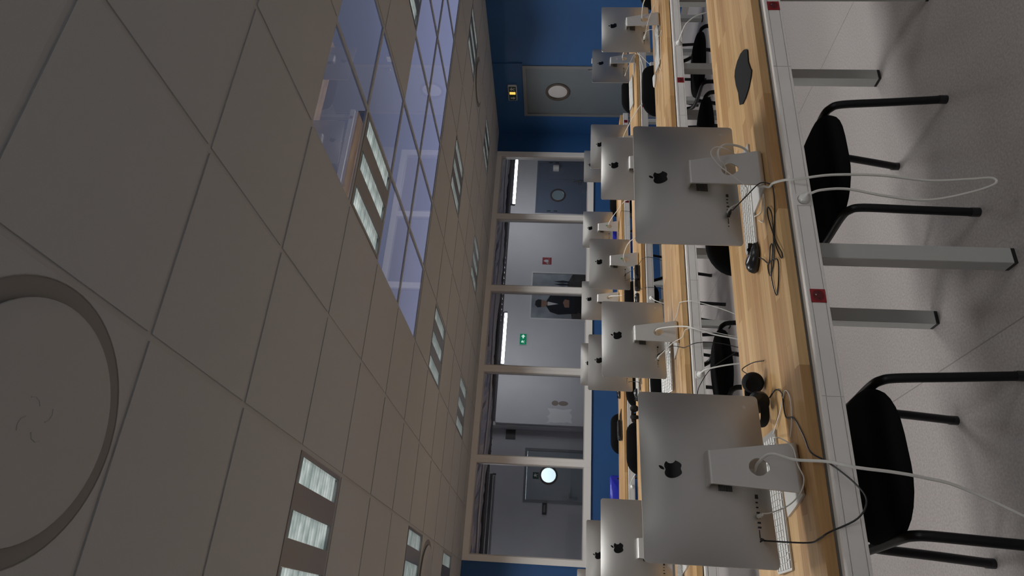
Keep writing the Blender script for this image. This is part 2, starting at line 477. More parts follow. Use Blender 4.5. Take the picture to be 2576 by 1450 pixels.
# ---- round air diffusers
def make_disc():
    t = thing('air_diffuser', '', 'vent')
    obj('outer_ring', revolve(bmesh.new(), [(.286, .001), (.286, -.0025), (.284, -.0025), (.283, -.001), (.0, -.001)], 64), M_VENTDK, t, smooth=True)
    obj('centre_plate', revolve(bmesh.new(), [(.0, -.024), (.12, -.0236), (.20, -.0215), (.230, -.017), (.241, -.012), (.242, -.008), (.238, -.004), (.0, -.003)], 64), M_VENT, t, smooth=True)
    for k in range(4):
        a = PI / 2 * k
        pts = [(.02 + .02 * math.cos(b_), .02 + .02 * math.sin(b_), -.0242) for b_ in (PI * .9, PI * .7, PI * .5, PI * .3)]
        bm = sweep(bmesh.new(), pts, .0012, 6); xf(bm, Matrix.Rotation(a, 4, 'Z'))
        obj('hook_slot', bm, M_GRID, t)
    return t
dl = ['large round air diffuser in the tile nearest the camera', 'round air diffuser beside a lit light at the left picture edge', 'round air diffuser near the blue wall, seen at a flat angle']
dproto = make_disc()
for i, k in enumerate(DISC):
    o = dproto if i == 0 else copy_tree(dproto)
    o.location = (GX + .6 * k[0] + .3, GY + .6 * k[1] + .3, CZ - .001)
    o['label'] = dl[i]; o['category'] = 'vent'; o['group'] = 'round ceiling diffusers'

# ---- partition windows
pitch = (WX1 - WX0) / 5
ZT = CZ - .002
for i in range(5):
    x0 = WX0 + pitch * i; x1 = x0 + pitch
    fw = .044
    lft = .07 if i == 0 else fw; rgt = .085 if i == 4 else fw
    bm = bmesh.new()
    y0, y1 = YB - .022, YB + .075
    box(bm, x0, x0 + lft, y0, y1, WZ0, ZT, .002); box(bm, x1 - rgt, x1, y0, y1, WZ0, ZT, .002)
    box(bm, x0 + lft, x1 - rgt, y0 + .001, y1, ZT - .075, ZT); box(bm, x0 + lft, x1 - rgt, y0 + .001, y1, WZ0, WZ0 + .085)
    wn = obj('window_%d' % (i + 1), bm, M_FRAME, kind='structure')
    a0, a1, b0, b1 = x0 + lft, x1 - rgt, WZ0 + .085, ZT - .075
    for q in ((a0, a0 + .012, b0, b1), (a1 - .012, a1, b0, b1), (a0 + .012, a1 - .012, b0, b0 + .012), (a0 + .012, a1 - .012, b1 - .012, b1)):
        obj('glazing_bead', B(q[0], q[1], YB - .012, YB + .05, q[2], q[3]), M_FRAME_IN, wn)
    obj('pane', B(a0 + .006, a1 - .006, YB + .018, YB + .019, b0 + .006, b1 - .006), G_PANE, wn)

# ---- doors
def ring_plate(hw, z0, z1, cz_, r, y0, y1, cx=0.0, seg=40):
    """door leaf in the xz plane with a round hole"""
    bm = bmesh.new(); O_, I_ = [], []
    angs = sorted([2 * PI * (k + .5) / 36 for k in range(36)] + [math.atan2(zz - cz_, xx - cx) % (2 * PI) for xx in (-hw, hw) for zz in (z0, z1)]); seg = 40
    for s, y in ((0, y0), (1, y1)):
        out, inn = [], []
        for k in range(seg):
            a = angs[k]; c, sn = math.cos(a), math.sin(a)
            tx = ((hw - cx) / c) if c > 0 else ((-hw - cx) / c)
            tz = ((z1 - cz_) / sn) if sn > 0 else ((z0 - cz_) / sn)
            t_ = min(tx, tz)
            out.append(bm.verts.new((cx + c * t_, y, cz_ + sn * t_))); inn.append(bm.verts.new((cx + c * r, y, cz_ + sn * r)))
        O_.append(out); I_.append(inn)
        for k in range(seg):
            j = (k + 1) % seg; bm.faces.new((out[k], out[j], inn[j], inn[k]))
    for L in (O_, I_):
        for k in range(seg):
            j = (k + 1) % seg; bm.faces.new((L[0][k], L[0][j], L[1][j], L[1][k]))
    return bm

def door(name, loc, rz, W, Htop, leaves, mleaf, mframe, port_cx, port_z, port_r, fw=.05):
    """leaves: list of (x0,x1,has_porthole); door faces local -y"""
    bm = bmesh.new()
    box(bm, -W / 2, -W / 2 + fw, -.012, .06, 0, Htop); box(bm, W / 2 - fw, W / 2, -.012, .06, 0, Htop); box(bm, -W / 2 + fw, W / 2 - fw, -.012, .06, Htop - fw, Htop)
    d = obj(name, bm, mframe, None, loc, (0, 0, rz), kind='structure')
    for x0, x1, port in leaves:
        c = (x0 + x1) / 2; hw = (x1 - x0) / 2
        if port:
            lf = obj('door_leaf', xf(ring_plate(hw, .008, Htop - fw - .004, port_z, port_r, 0, .04, port_cx - c), Matrix.Translation((c, 0, 0))), mleaf, d)
            bm = bmesh.new(); revolve(bm, [(port_r - .028, -.002), (port_r - .026, .012), (port_r - .004, .016), (port_r + .010, .012), (port_r + .012, 0)], 40)
            xf(bm, Matrix.Translation((port_cx, 0, port_z)) @ Matrix.Rotation(PI / 2, 4, 'X'))
            obj('porthole_rim', bm, M_RING, lf, smooth=True)
            bm = cyl(bmesh.new(), (port_cx, .018, port_z), (port_cx, .0185, port_z), port_r, 40)
            obj('porthole_glass', bm, G_PANE, lf)
        else:
            lf = obj('door_leaf', B(x0, x1, 0, .04, .008, Htop - fw - .004), mleaf, d)
    return d
t = thing('light_switch', 'small white light switch on the blue wall beside the grey door', 'switch', (XR, 6.93, 1.06), -PI / 2)
obj('switch_plate', B(-.045, .045, -.012, 0, 0, .085, .002), M_WHITEPL, t); obj('rocker', B(-.022, .022, -.016, -.012, .02, .065), M_WHITE, t)
# 1: grey door in the blue wall (faces -x)
W1 = D1 - D0
d1 = door('door_1', (XR, (D0 + D1) / 2, 0), -PI / 2, W1, DT, [(-W1 / 2 + .053, W1 / 2 - .053, True)], M_DOOR, M_DOORFR, 0.0, 1.597, .165)
for z in (1.86, 1.28, .25):
    for q in (-1,): obj('hinge', cyl(bmesh.new(), (-(W1 / 2 - .05), -.016, z), (-(W1 / 2 - .05), -.016, z + .12), .008, 10), M_DOORFR, d1)
# handle on the other side
bm = B(.42, .45, -.012, 0, .98, 1.18); cyl(bm, (.435, -.01, 1.07), (.435, -.05, 1.07), .009, 10); cyl(bm, (.435, -.05, 1.07), (.32, -.05, 1.07), .009, 10)
obj('door_handle', bm, M_STEEL, d1)
# exit sign above door 1
t = thing('exit_sign', 'green and white exit sign above the grey door, lamp glowing amber', 'sign', (XR, 7.555, 2.19), -PI / 2)
bm = B(-.15, .15, -.03, 0, 0, .125, .003); obj('sign_box', bm, M_FRAME, t)
bm = B(-.14, .14, -.032, -.030, .008, .117); obj('sign_face', bm, M_DARKGREEN, t)
# upper line: door 1 y grows to the picture's lower side; local x = +: towards the camera side
def sign_poly(pts, y=-.033, th=.001):
    b_ = bmesh.new(); prism(b_, pts, 0, th)
    return xf(b_, Matrix.Translation((0, y, 0)) @ Matrix.Rotation(PI / 2, 4, 'X'))
AR_DOWN = [(-.012, .095), (.012, .095), (.012, .055), (.030, .055), (0, .022), (-.030, .055), (-.012, .055)]
obj('arrow', sign_poly([(x - .095, z) for x, z in AR_DOWN]), M_WHITE, t)
MAN = [(-.006, .098), (.006, .098), (.010, .088), (.026, .082), (.040, .068), (.036, .063), (.020, .072), (.010, .058), (.022, .044), (.020, .022), (.012, .022), (.012, .040), (-.004, .052), (-.016, .034), (-.036, .030), (-.036, .037), (-.020, .042), (-.008, .066), (-.012, .076), (-.026, .066), (-.032, .070), (-.014, .088)]
obj('running_man', sign_poly([(x + .085, z) for x, z in MAN]), M_WHITE, t)
obj('door_symbol', sign_poly([(-.02, .02), (.03, .02), (.03, .105), (-.02, .105)], -.0325), M_YELLOWLIT, t)

# ------------------------------------------------------------------ corridor beyond the partition
YC = 13.7
CX0, CX1 = -1.0, 13.0
obj('corridor_floor', B(CX0, CX1, YB + .12, YC + .5, -.08, 0), M_FLOOR, kind='structure')
obj('corridor_slab', B(CX0, CX1, YB + .12, YC + .5, 3.05, 3.15), M_VOID, kind='structure')
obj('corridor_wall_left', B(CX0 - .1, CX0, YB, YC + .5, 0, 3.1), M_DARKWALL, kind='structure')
obj('corridor_wall_right', B(CX1, CX1 + .1, YB + .12, YC, 0, 3.1), M_WHITEWALL, kind='structure')
obj('corridor_wall_near', B(XR, CX1, YB, YB + .12, 0, 3.1), M_WHITEWALL, kind='structure')
obj('plenum_upstand', B(CX0, XR, YB + .02, YB + .12, CZ + .1, 3.1), M_VOID, kind='structure')
# white wall with double blue-grey door and the dark recess at its left
DR0, DR1, DRT = 8.80, 10.33, 2.13
bm = B(3.66, DR0, YC, YC + .12, 0, 2.72); box(bm, DR1, CX1, YC, YC + .12, 0, 2.72); box(bm, DR0, DR1, YC, YC + .12, DRT, 2.72)
cw = obj('corridor_wall_white', bm, M_WHITEWALL, kind='structure')
obj('corridor_bulkhead', B(3.66, CX1, YC + .02, YC + .12, 2.72, 3.1), M_VOID, kind='structure')
pier = obj('corridor_pier', B(3.66, 4.50, YC - .06, YC, 0, 2.70), M_WHITEWALL, kind='structure')
for cx, cz_, rx, rz_ in ((4.12, 1.50, .055, .07), (4.12, 1.33, .05, .10)):
    bm = cyl(bmesh.new(), (0, 0, 0), (0, .002, 0), 1, 20); xf(bm, Matrix.Translation((cx, YC - .062, cz_)) @ Matrix.Diagonal((rx, 1, rz_, 1)))
    obj('glue_stain', bm, M_BEIGE, pier)
bm = bmesh.new()
random.seed(3)
pts = []
for k in range(26):
    a = 2 * PI * k / 26; r_ = 1 + random.uniform(-.18, .12)
    pts.append((.15 * r_ * max(-1, min(1, 1.5 * math.cos(a))), .24 * r_ * max(-1, min(1, 1.5 * math.sin(a)))))
prism(bm, pts, 0, .002); xf(bm, Matrix.Translation((3.86, YC - .061, 1.40)) @ Matrix.Rotation(PI / 2, 4, 'X'))
obj('torn_paper_patch', bm, principled('torn_paper_white', (.95, .95, .95), .8), pier)
DL0, DL1, DLT = 2.16, 3.24, 2.08
YR = YC + .25
s_ = YR / YC
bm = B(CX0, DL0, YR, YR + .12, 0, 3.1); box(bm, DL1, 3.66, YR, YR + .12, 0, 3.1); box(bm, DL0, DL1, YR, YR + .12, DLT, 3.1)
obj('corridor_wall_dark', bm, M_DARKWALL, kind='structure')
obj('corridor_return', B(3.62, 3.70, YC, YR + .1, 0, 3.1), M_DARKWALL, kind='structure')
d2 = door('door_2', ((DR0 + DR1) / 2, YC, 0), 0, DR1 - DR0, DRT, [(-.71, .22, True), (.225, .71, False)], M_DOORBL, M_DOORBLF, -.245, 1.60, .175)
bm = B(.245, .275, -.01, 0, 1.02, 1.24); cyl(bm, (.26, -.01, 1.1), (.26, -.06, 1.1), .011, 10); cyl(bm, (.26, -.06, 1.1), (.13, -.06, 1.1), .011, 10)
xf(bm, Matrix.Translation((-.09, 0, 0)))
obj('door_handle', bm, M_STEEL, d2)
bm = cyl(bmesh.new(), (.53, -.05, 1.60), (.53, -.05, 1.74), .075, 20); box(bm, .46, .60, -.03, 0, 1.60, 1.74)
obj('door_closer_cap', bm, M_WHITEPL, d2, smooth=True)
for x in (-.71, .71):
    for z in (1.76, 1.60): obj('hinge', cyl(bmesh.new(), (x, -.016, z), (x, -.016, z + .09), .011, 8), M_BLACKPL, d2)
d3 = door('door_3', ((DL0 + DL1) / 2, YR, 0), 0, DL1 - DL0, DLT, [(-.49, .49, True)], principled('dark_corridor_door_laminate', (0.30, 0.33, 0.36), .5), M_DOORFR, .01, 1.585, .175)
bm = B(-.43, -.39, -.012, 0, 1.0, 1.30); cyl(bm, (-.41, -.01, 1.16), (-.41, -.06, 1.16), .012, 10); cyl(bm, (-.41, -.06, 1.16), (-.26, -.06, 1.16), .012, 10)
obj('door_handle', bm, M_STEEL, d3)
bm = B(-.075, .055, -.004, 0, 1.78, 1.90); t = obj('door_notice', bm, M_DARKGREEN, d3)
obj('notice_figure', sign_poly([(x * 1.1 - .01, z * 1.0 + 1.78) for x, z in MAN], -.006), M_WHITE, t)
# rooms behind the portholes
obj('beyond_room_floor', B(CX0, CX1, YR + .12, 17, -.08, 0), M_FLOOR, kind='structure')
obj('beyond_room_wall', B(CX0, CX1, 17, 17.1, 0, 3), principled('beyond_wall_paint', (.55, .62, .62), .8), kind='structure')
obj('beyond_room_ceiling', B(CX0, CX1, YR + .12, 17.1, 2.9, 3.0), M_WHITEWALL, kind='structure')
obj('beyond_room_wall_left', B(CX0 - .1, CX0, YR + .1, 17, 0, 3), M_WHITEWALL, kind='structure')
obj('beyond_room_wall_right', B(CX1, CX1 + .1, YR - .12, 17, 0, 3), M_WHITEWALL, kind='structure')
obj('beyond_room_divider', B(5.5, 5.6, YR + .12, 17, 0, 2.9), M_WHITEWALL, kind='structure')
def area(name, loc, sx, sy, watts, col=(1, 1, 1), rot=(0, 0, 0), spread=None):
    ld = bpy.data.lights.new(name, 'AREA'); ld.shape = 'RECTANGLE'; ld.size = sx; ld.size_y = sy; ld.energy = watts; ld.color = col
    if spread: ld.spread = math.radians(spread)
    lo = bpy.data.objects.new(name, ld); COL.objects.link(lo); lo.location = loc; lo.rotation_euler = rot
    return lo
area('beyond_room_light', (3.2, 15.8, 2.88), 1.2, 1.2, 130, (.9, 1, 1))
area('beyond_room_light', (9.6, 15.6, 2.88), 1.2, 1.2, 26, (.8, .95, 1))
# lobby behind door 1
obj('lobby_floor', B(XR + .12, 10.2, 6.0, YB, -.08, 0), M_FLOOR, kind='structure')
obj('lobby_wall', B(10.2, 10.3, 6.0, YB, 0, 3), principled('lobby_wall_paint', (.52, .46, .36), .8), kind='structure')
obj('lobby_ceiling', B(XR + .12, 10.3, 5.9, YB, 2.6, 2.7), M_WHITEWALL, kind='structure')
obj('lobby_wall_front', B(XR + .12, 10.2, 5.9, 6.0, 0, 2.6), M_WHITEWALL, kind='structure')
t = thing('wall_cabinet', 'pale cabinet glimpsed through the porthole of the grey door', 'cabinet', (10.0, 7.9, 1.25))
obj('cabinet_body', B(-.15, .19, -.35, .25, 0, .6, .02), M_WHITE, t)
obj('cabinet_panel', B(-.17, -.15, -.3, -.02, .05, .3), principled('pale_green_panel', (.35, .5, .3), .5), t)
area('lobby_light', (8.6, 7.3, 2.58), .6, .6, 16, (1, .93, .82))

# corridor lights, ducts and trays
def batten(x0, x1, lit, label):
    t = thing('tube_light', label, 'light', ((x0 + x1) / 2, 12.0, 2.50))
    L = (x1 - x0) / 2
    obj('batten_housing', B(-L, L, -.03, .03, .035, .085), M_DARKMET, t)
    obj('tube', cyl(bmesh.new(), (-L + .03, 0, 0), (L - .03, 0, 0), .019, 14), M_TUBELIT if lit else M_TUBEOFF, t, smooth=True)
    for s in (-1, 1): obj('lamp_holder', B(s * L - .015, s * L + .015, -.015, .015, -.02, .036), M_DARKMET, t)
    for s in (-1, 1): obj('hanger_wire', cyl(bmesh.new(), (s * L * .8, 0, .085), (s * L * .8, 0, .55), .003, 6), M_STEEL, t)
batten(7.90, 9.08, True, 'lit fluorescent tube behind the right-hand window, near the blue-grey door')
batten(4.32, 5.40, True, 'lit fluorescent tube behind the third window, above the small green sign')
batten(-.95, .20, True, 'added lit fluorescent tube, out of view past the last window, brightening the left corridor')  # extra lamp out of view, added to lift the dim left end
batten(0.95, 2.30, False, 'unlit grey fluorescent tube above the dark corridor door')
def along(name, y, z, r, mat, label, cat, wob=.0, seg=14):
    pts = [(x, y + wob * math.sin(x * 1.7 + y), z + wob * math.cos(x * 2.3 + y)) for x in [CX0 + .1 + k * (CX1 - CX0 - .2) / 40 for k in range(41)]]
    bm = sweep(bmesh.new(), catmull(pts, 4) if mat is M_FOIL and r > .05 else pts, r, seg)
    if mat is M_FOIL and r > .05:      # crinkled foil wrap
        rr = random.Random(5)
        for v in bm.verts: v.co += Vector((rr.uniform(-.02, .02), rr.uniform(-1, 1) * r * .10, rr.uniform(-1, 1) * r * .10))
    o = obj(name, bm, mat, smooth=not (mat is M_FOIL and r > .05)); tag(o, label, cat); return o
along('ventilation_duct', 9.9, 2.57, .12, M_FOIL, 'crinkled foil duct running along the corridor top', 'duct', .015, 20)
along('ventilation_duct', 11.3, 2.72, .10, M_FOIL, 'slimmer foil duct behind the thick one in the corridor', 'duct', .01, 16)
along('service_pipe', 9.3, 2.43, .018, M_FOIL, 'bright thin pipe nearest the partition glass', 'pipe', .012, 8)
along('service_pipe', 10.3, 2.47, .03, M_DARKMET, 'dark pipe under the corridor ducts', 'pipe', .0, 8)
t = thing('cable_tray', 'dark wire cable tray hanging beside the corridor tube lights', 'cable tray', (0, 10.8, 2.50))
for dy in (-.12, 0, .12): obj('tray_rail', B(CX0 + .1, CX1 - .1, dy - .006, dy + .006, 0, .012), M_DARKMET, t)
for dy in (-.15, .15): obj('tray_side', B(CX0 + .1, CX1 - .1, dy - .004, dy + .004, 0, .07), M_DARKMET, t)
bm = bmesh.new()
for k in range(130):
    x = CX0 + .2 + k * .105; box(bm, x - .003, x + .003, -.15, .15, -.008, 0)
obj('tray_rung', bm, M_DARKMET, t, kind='stuff')
random.seed(11)
for j in range(4):
    pts = [(CX0 + .2 + k * .45, -.09 + .05 * j + random.uniform(-.02, .02), .02 + random.uniform(0, .015)) for k in range(30)]
    obj('data_cable', sweep(bmesh.new(), pts, .012, 6), M_BLACKPL, t)

# corridor signs and poster
t = thing('exit_sign', 'small lit green exit sign on the white corridor wall', 'sign', (5.53, YC, 2.18))
obj('sign_box', B(-.14, .14, -.03, 0, -.03, .15, .003), M_WHITE, t)
obj('sign_face', B(-.125, .125, -.032, -.030, -.012, .132), M_GREENLIT, t)
obj('arrow', sign_poly([(.02, .075), (.06, .075), (.06, .105), (.11, .06), (.06, .015), (.06, .045), (.02, .045)], -.033), M_WHITELIT, t)
obj('running_man', sign_poly([(x - .06, z) for x, z in MAN], -.033), M_WHITELIT, t)
t = thing('fire_sign', 'red fire equipment sign on white corridor wall above the poster side', 'sign', (7.50, YC, 1.69))
obj('sign_plate', B(-.09, .09, -.006, 0, 0, .21), M_REDSIGN, t)
obj('extinguisher_symbol', sign_poly([(-.03, .075), (.03, .075), (.03, .15), (.012, .165), (.012, .18), (-.012, .18), (-.012, .165), (-.03, .15)], -.0065), M_WHITE, t)
obj('flame_symbol', sign_poly([(-.075, .08), (-.045, .08), (-.042, .10), (-.055, .13), (-.06, .11), (-.072, .10)], -.0065), M_WHITE, t)
obj('divider_line', sign_poly([(-.085, .062), (.085, .062), (.085, .058), (-.085, .058)], -.0065), M_WHITE, t)
t = thing('wall_switch_box', 'small dark box on the grey corridor wall beside its door', 'switch', (2.05, YR, 1.60))
obj('box_body', B(-.11, .11, -.04, 0, 0, .085, .004), M_BLACKPL, t); obj('box_label', B(-.07, .07, -.043, -.040, .025, .06), M_DARKMET, t)
t = thing('dark_notice', 'small black panel high on the grey corridor wall near the pier', 'sign', (3.50, YR, 2.30))
obj('notice_plate', B(-.10, .10, -.012, 0, 0, .20), M_BLACKPL, t)

PX0, PX1, PZ0, PZ1 = 6.02, 7.20, .40, 2.13
t = thing('framed_poster', 'large framed poster of a man in a dark suit behind the partition', 'poster', ((PX0 + PX1) / 2, YC, PZ0))
hw = (PX1 - PX0) / 2; ph = PZ1 - PZ0
for q in ((-hw, -hw + .03, 0, ph), (hw - .03, hw, 0, ph), (-hw + .03, hw - .03, 0, .03), (-hw + .03, hw - .03, ph - .03, ph)):
    obj('frame_bar', B(q[0], q[1], -.03, 0, q[2], q[3]), M_FRAME, t)
M_PSKY = principled('poster_pale_sky', (.30, .33, .36), .35, noise=.35, nscale=2.5)
M_PDARK = principled('poster_black', (.012, .012, .014), .35)
M_PBROWN = principled('poster_brown_grey', (.07, .06, .05), .35, noise=.4, nscale=6)
M_PSKIN = principled('poster_skin', (.32, .18, .12), .4)
M_PTAN = principled('poster_tan', (.38, .30, .18), .4)
pp = obj('poster_sheet', B(-hw + .03, hw - .03, -.012, -.004, .03, ph - .03), M_PSKY, t)
def pz(pts, mat, nm, y=-.013): obj(nm, sign_poly(pts, y), mat, pp)
pz([(-.55, .03), (.55, .03), (.55, .80), (.30, .92), (.02, .86), (-.55, .80)], M_PBROWN, 'street_print')
pz([(-.50, .12), (.40, .12), (.42, .52), (.20, .62), (.10, .82), (-.30, .84), (-.42, .60), (-.50, .52)], M_PDARK, 'car_print', -.0145)
pz([(-.42, .68), (-.46, 1.10), (-.40, 1.28), (-.26, 1.37), (-.14, 1.37), (.02, 1.28), (.10, 1.10), (.14, .70), (.02, .62), (-.2, .60)], M_PDARK, 'suit_print', -.016)
pz([(-.25, 1.34), (-.20, 1.10), (-.15, 1.34)], M_WHITE, 'shirt_print', -.0175)
pz([(-.275 + .085 * math.cos(a) + .075, 1.46 + .12 * math.sin(a)) for a in [k * PI / 9 for k in range(18)]], M_PSKIN, 'face_print', -.0175)
pz([(-.29, 1.48), (-.11, 1.48), (-.10, 1.55), (-.14, 1.61), (-.24, 1.62), (-.30, 1.56)], M_PDARK, 'hair_print', -.019)
pz([(-.28, .86), (-.10, .86), (-.08, .96), (-.16, 1.00), (-.28, .96)], M_PSKIN, 'hands_print', -.0175)
pz([(-.36, .25), (.0, .25), (.0, .42), (-.36, .42)], M_PTAN, 'number_plate_print', -.0175)
tx = bpy.data.curves.new('plate_text_curve', 'FONT'); tx.body = 'NON COUPABLE'; tx.size = .055; tx.align_x = 'CENTER'; tx.extrude = .0005
tmp = bpy.data.objects.new('tmp_text', tx); COL.objects.link(tmp); bpy.context.view_layer.update()
tm = bpy.data.meshes.new_from_object(tmp.evaluated_get(bpy.context.evaluated_depsgraph_get())); bpy.data.objects.remove(tmp)
to = bpy.data.objects.new('plate_lettering', tm); COL.objects.link(to); tm.materials.clear(); tm.materials.append(M_PDARK)
to.parent = pp; to.location = (-.18, -.0195, .315); to.rotation_euler = (PI / 2, 0, 0)
for xx in (.20, .27, .34): pz([(xx, .86), (xx + .03, .86), (xx + .05, 1.02), (xx + .02, 1.22), (xx - .01, 1.05)], M_PDARK, 'tree_print', -.0145)

# ------------------------------------------------------------------ desk rows
ROWY = {1: 1.94, 2: 3.655, 3: 5.37, 4: 7.085}
DZ = .75
DEPTH = .625
X0R, X1R = -1.35, 6.12
row_lab = {1: 'long light wood desk nearest the camera with white trunking and grey square legs',
           2: 'second long wood desk row, behind the nearest one',
           3: 'third long wood desk row, in front of the last one',
           4: 'last long wood desk row, nearest the partition windows'}
def socket(parent, x, y, z, red, plug):
    if red:
        bm = bmesh.new(); box(bm, x - .0225, x + .0225, y - .003, y, z - .0225, z + .0225, .0008)
        s = obj('power_socket', bm, M_RED, parent); s['label'] = 'red power socket'
        rim = revolve(bmesh.new(), [(.0195, 0), (.0195, .0012), (.0175, .0012), (.0172, 0)], 28)
        xf(rim, Matrix.Translation((x, y - .003, z)) @ Matrix.Rotation(PI / 2, 4, 'X'))
        # joined into the socket mesh: rim, well and pins
        bm = bmesh.new(); bm.from_mesh(s.data); me2 = bpy.data.meshes.new('tmp'); rim.to_mesh(me2); rim.free(); bm.from_mesh(me2)
        old = set(bm.faces)
        cyl(bm, (x, y - .0032, z), (x, y - .003, z), .017, 24)
        for f in set(bm.faces) - old: f.material_index = 1
        old = set(bm.faces)
        cyl(bm, (x + .0, y - .009, z + .009), (x, y - .003, z + .009), .0022, 8)
        for f in set(bm.faces) - old: f.material_index = 2
        old = set(bm.faces)
        for dx in (-.0095, .0095): cyl(bm, (x + dx, y - .0036, z - .002), (x + dx, y - .003, z - .002), .0026, 8)
        for f in set(bm.faces) - old: f.material_index = 3
        bm.to_mesh(s.data); bm.free(); bpy.data.meshes.remove(me2)
        for q in (principled('red_socket_well', (.13, .006, .01), .4), M_STEEL, M_PORT): s.data.materials.append(q)
    else:
        bm = bmesh.new(); box(bm, x - .0225, x + .0225, y - .003, y, z - .0225, z + .0225, .0008)
        old = set(bm.faces); cyl(bm, (x, y - .0032, z), (x, y - .003, z), .0195, 24)
        for f in set(bm.faces) - old: f.material_index = 1
        s = obj('power_socket', bm, [M_TRUNK, M_TRUNK_LINE], parent)

stave_me = {}
def stave(L, wd):
    k = (round(L, 3), round(wd, 4))
    if k not in stave_me:
        bm = B(-L / 2, L / 2, -wd / 2, wd / 2, -.030, 0)
        bmesh.ops.bevel(bm, geom=[e_ for e_ in bm.edges if all(v.co.z > -.001 for v in e_.verts)], offset=.0004, segments=1, affect='EDGES')
        me = bpy.data.meshes.new('stave'); bmesh.ops.recalc_face_normals(bm, faces=bm.faces); bm.to_mesh(me); bm.free(); me.materials.append(M_WOOD)
        stave_me[k] = me
    return stave_me[k]
random.seed(21)
SOCK = {1: [(2.19, 1, 0), (1.296, 0, 1), (.947, 1, 0), (.05, 0, 1), (-.3, 1, 0), (2.545, 0, 0), (3.44, 1, 0)],
        2: [(1.29, 0, 1), (3.44, 1, 0), (3.78, 0, 1), (2.19, 1, 0), (2.54, 0, 0), (.947, 1, 0), (4.69, 1, 0), (5.04, 0, 0)],
        3: [(4.73, 1, 0), (5.10, 0, 1), (2.58, 0, 1), (3.84, 0, 1), (3.48, 1, 0), (2.23, 1, 0), (1.33, 0, 0), (.98, 1, 0)],
        4: [(5.98, 1, 0), (1.297, 0, 1), (2.5, 0, 0), (3.75, 0, 0), (4.73, 1, 0), (3.48, 1, 0)]}
for r, y0 in ROWY.items():
    t = thing('computer_desk', row_lab[r], 'desk', (0, 0, 0), group='long wooden desk rows')
    y1 = y0 + DEPTH
    # worktop
    if r <= 2:
        xa, xb = (-.15, 3.6) if r == 1 else (.2, 5.0)
        bm = bmesh.new(); box(bm, X0R, xa, y0, y1, DZ - .030, DZ); box(bm, xb, X1R, y0, y1, DZ - .030, DZ)
        wt = obj('worktop', bm, M_WOODB, t)
        ns = 14; wd = DEPTH / ns
        lens = (.42, .55, .68, .5)
        for k in range(ns):
            x = xa; first = random.uniform(.15, .5)
            while x < xb - 1e-4:
                L = first if x == xa else random.choice(lens)
                L = min(L, xb - x)
                if xb - x - L < .12: L = xb - x
                o = bpy.data.objects.new('stave', stave(round(L, 3), wd - .0002)); COL.objects.link(o)
                o.parent = wt; o.location = (x + L / 2, y0 + wd * (k + .5), DZ + random.uniform(-.00012, .00012))
                x += L
    else:
        wt = obj('worktop', B(X0R, X1R, y0, y1, DZ - .030, DZ), M_WOODB, t)
    # trunking
    ty0, ty1, tz0, tz1 = y0 - .040, y0 - .002, DZ - .098, DZ - .036
    tk = obj('cable_trunking', B(X0R, X1R, ty0 + .003, ty1, tz0, tz1, .002), M_TRUNK, t)
    joints = [-.62, .63, 1.88, 3.13, 4.38, 5.63]
    ed = [X0R] + joints + [X1R]
    for a_, b_ in zip(ed, ed[1:]):
        obj('trunking_cover', B(a_ + .0008, b_ - .0008, ty0, ty0 + .003, tz0 + .010, tz1 - .013, .0007), M_TRUNK, tk)
        obj('trunking_lip', B(a_ + .0008, b_ - .0008, ty0 - .0005, ty0 + .003, tz1 - .011, tz1, .0007), M_TRUNK, tk)
        obj('trunking_lip', B(a_ + .0008, b_ - .0008, ty0 - .0005, ty0 + .003, tz0, tz0 + .008, .0007), M_TRUNK, tk)
    for sx, red, plug in SOCK[r]:
        socket(tk, sx, ty0, (tz0 + tz1) / 2 - .001, red, plug)
    # frame under the top
    fz1 = DZ - .031
    for yy in (y0 + .05, y1 - .095):
        obj('frame_rail', B(X0R + .03, X1R - .03, yy, yy + .03, fz1 - .045, fz1), M_LEG, t)
    # legs
    for lx in (-.09, 1.16, 2.41, 3.66, 4.91, 6.08):
        for yy in (y0 + .048, y0 + .540):
            bm = B(lx - .028, lx + .028, yy, yy + .056, .012, fz1, .0015)
            lg = obj('leg', bm, M_LEG, t)
            obj('foot_cap', B(lx - .027, lx + .027, yy + .001, yy + .055, 0, .012), M_BLACKPL, lg)
        obj('frame_cross_rail', B(lx - .02, lx + .02, y0 + .104, y0 + .540, fz1 - .04, fz1), M_LEG, t)

# ------------------------------------------------------------------ the all-in-one computers
HW, HH, ZC = .264, .190, .261      # body half width, half height, centre height
def bulge(u, v): return .006 + .038 * (1 - min(1, abs(u)) ** 2.4) * (1 - min(1, abs(v)) ** 2.4)
def body_bm():
    bm = bmesh.new()
    out = rrect(HW, HH, .014, 6); n = len(out)
    # sharpen sampling along the sides
    P = []
    for i in range(n):
        a, b = Vector(out[i]), Vector(out[(i + 1) % n]); P.append(a)
        L = (b - a).length
        if L > .05:
            k = int(L / .03)
            for j in range(1, k): P.append(a.lerp(b, j / k))
    n = len(P)
    S = (1, .996, .985, .965, .94, .9, .85, .78, .7, .6, .48, .35, .2)
    rings = []
    rings.append([bm.verts.new((p.x, .010, p.y)) for p in P])
    for s in S:
        rings.append([bm.verts.new((p.x * s, .010 - bulge(p.x * s / HW, p.y * s / HH), p.y * s)) for p in P])
    c = bm.verts.new((0, .010 - bulge(0, 0), 0))
    for A_, B_ in zip(rings, rings[1:]):
        for i in range(n):
            j = (i + 1) % n; bm.faces.new((A_[i], A_[j], B_[j], B_[i]))
    for i in range(n): bm.faces.new((rings[-1][i], rings[-1][(i + 1) % n], c))
    bm.faces.new(rings[0][::-1])
    return xf(bm, Matrix.Translation((0, 0, ZC)))
def back_y(x, z):
    return .010 - bulge(x / HW, (z - ZC) / HH)

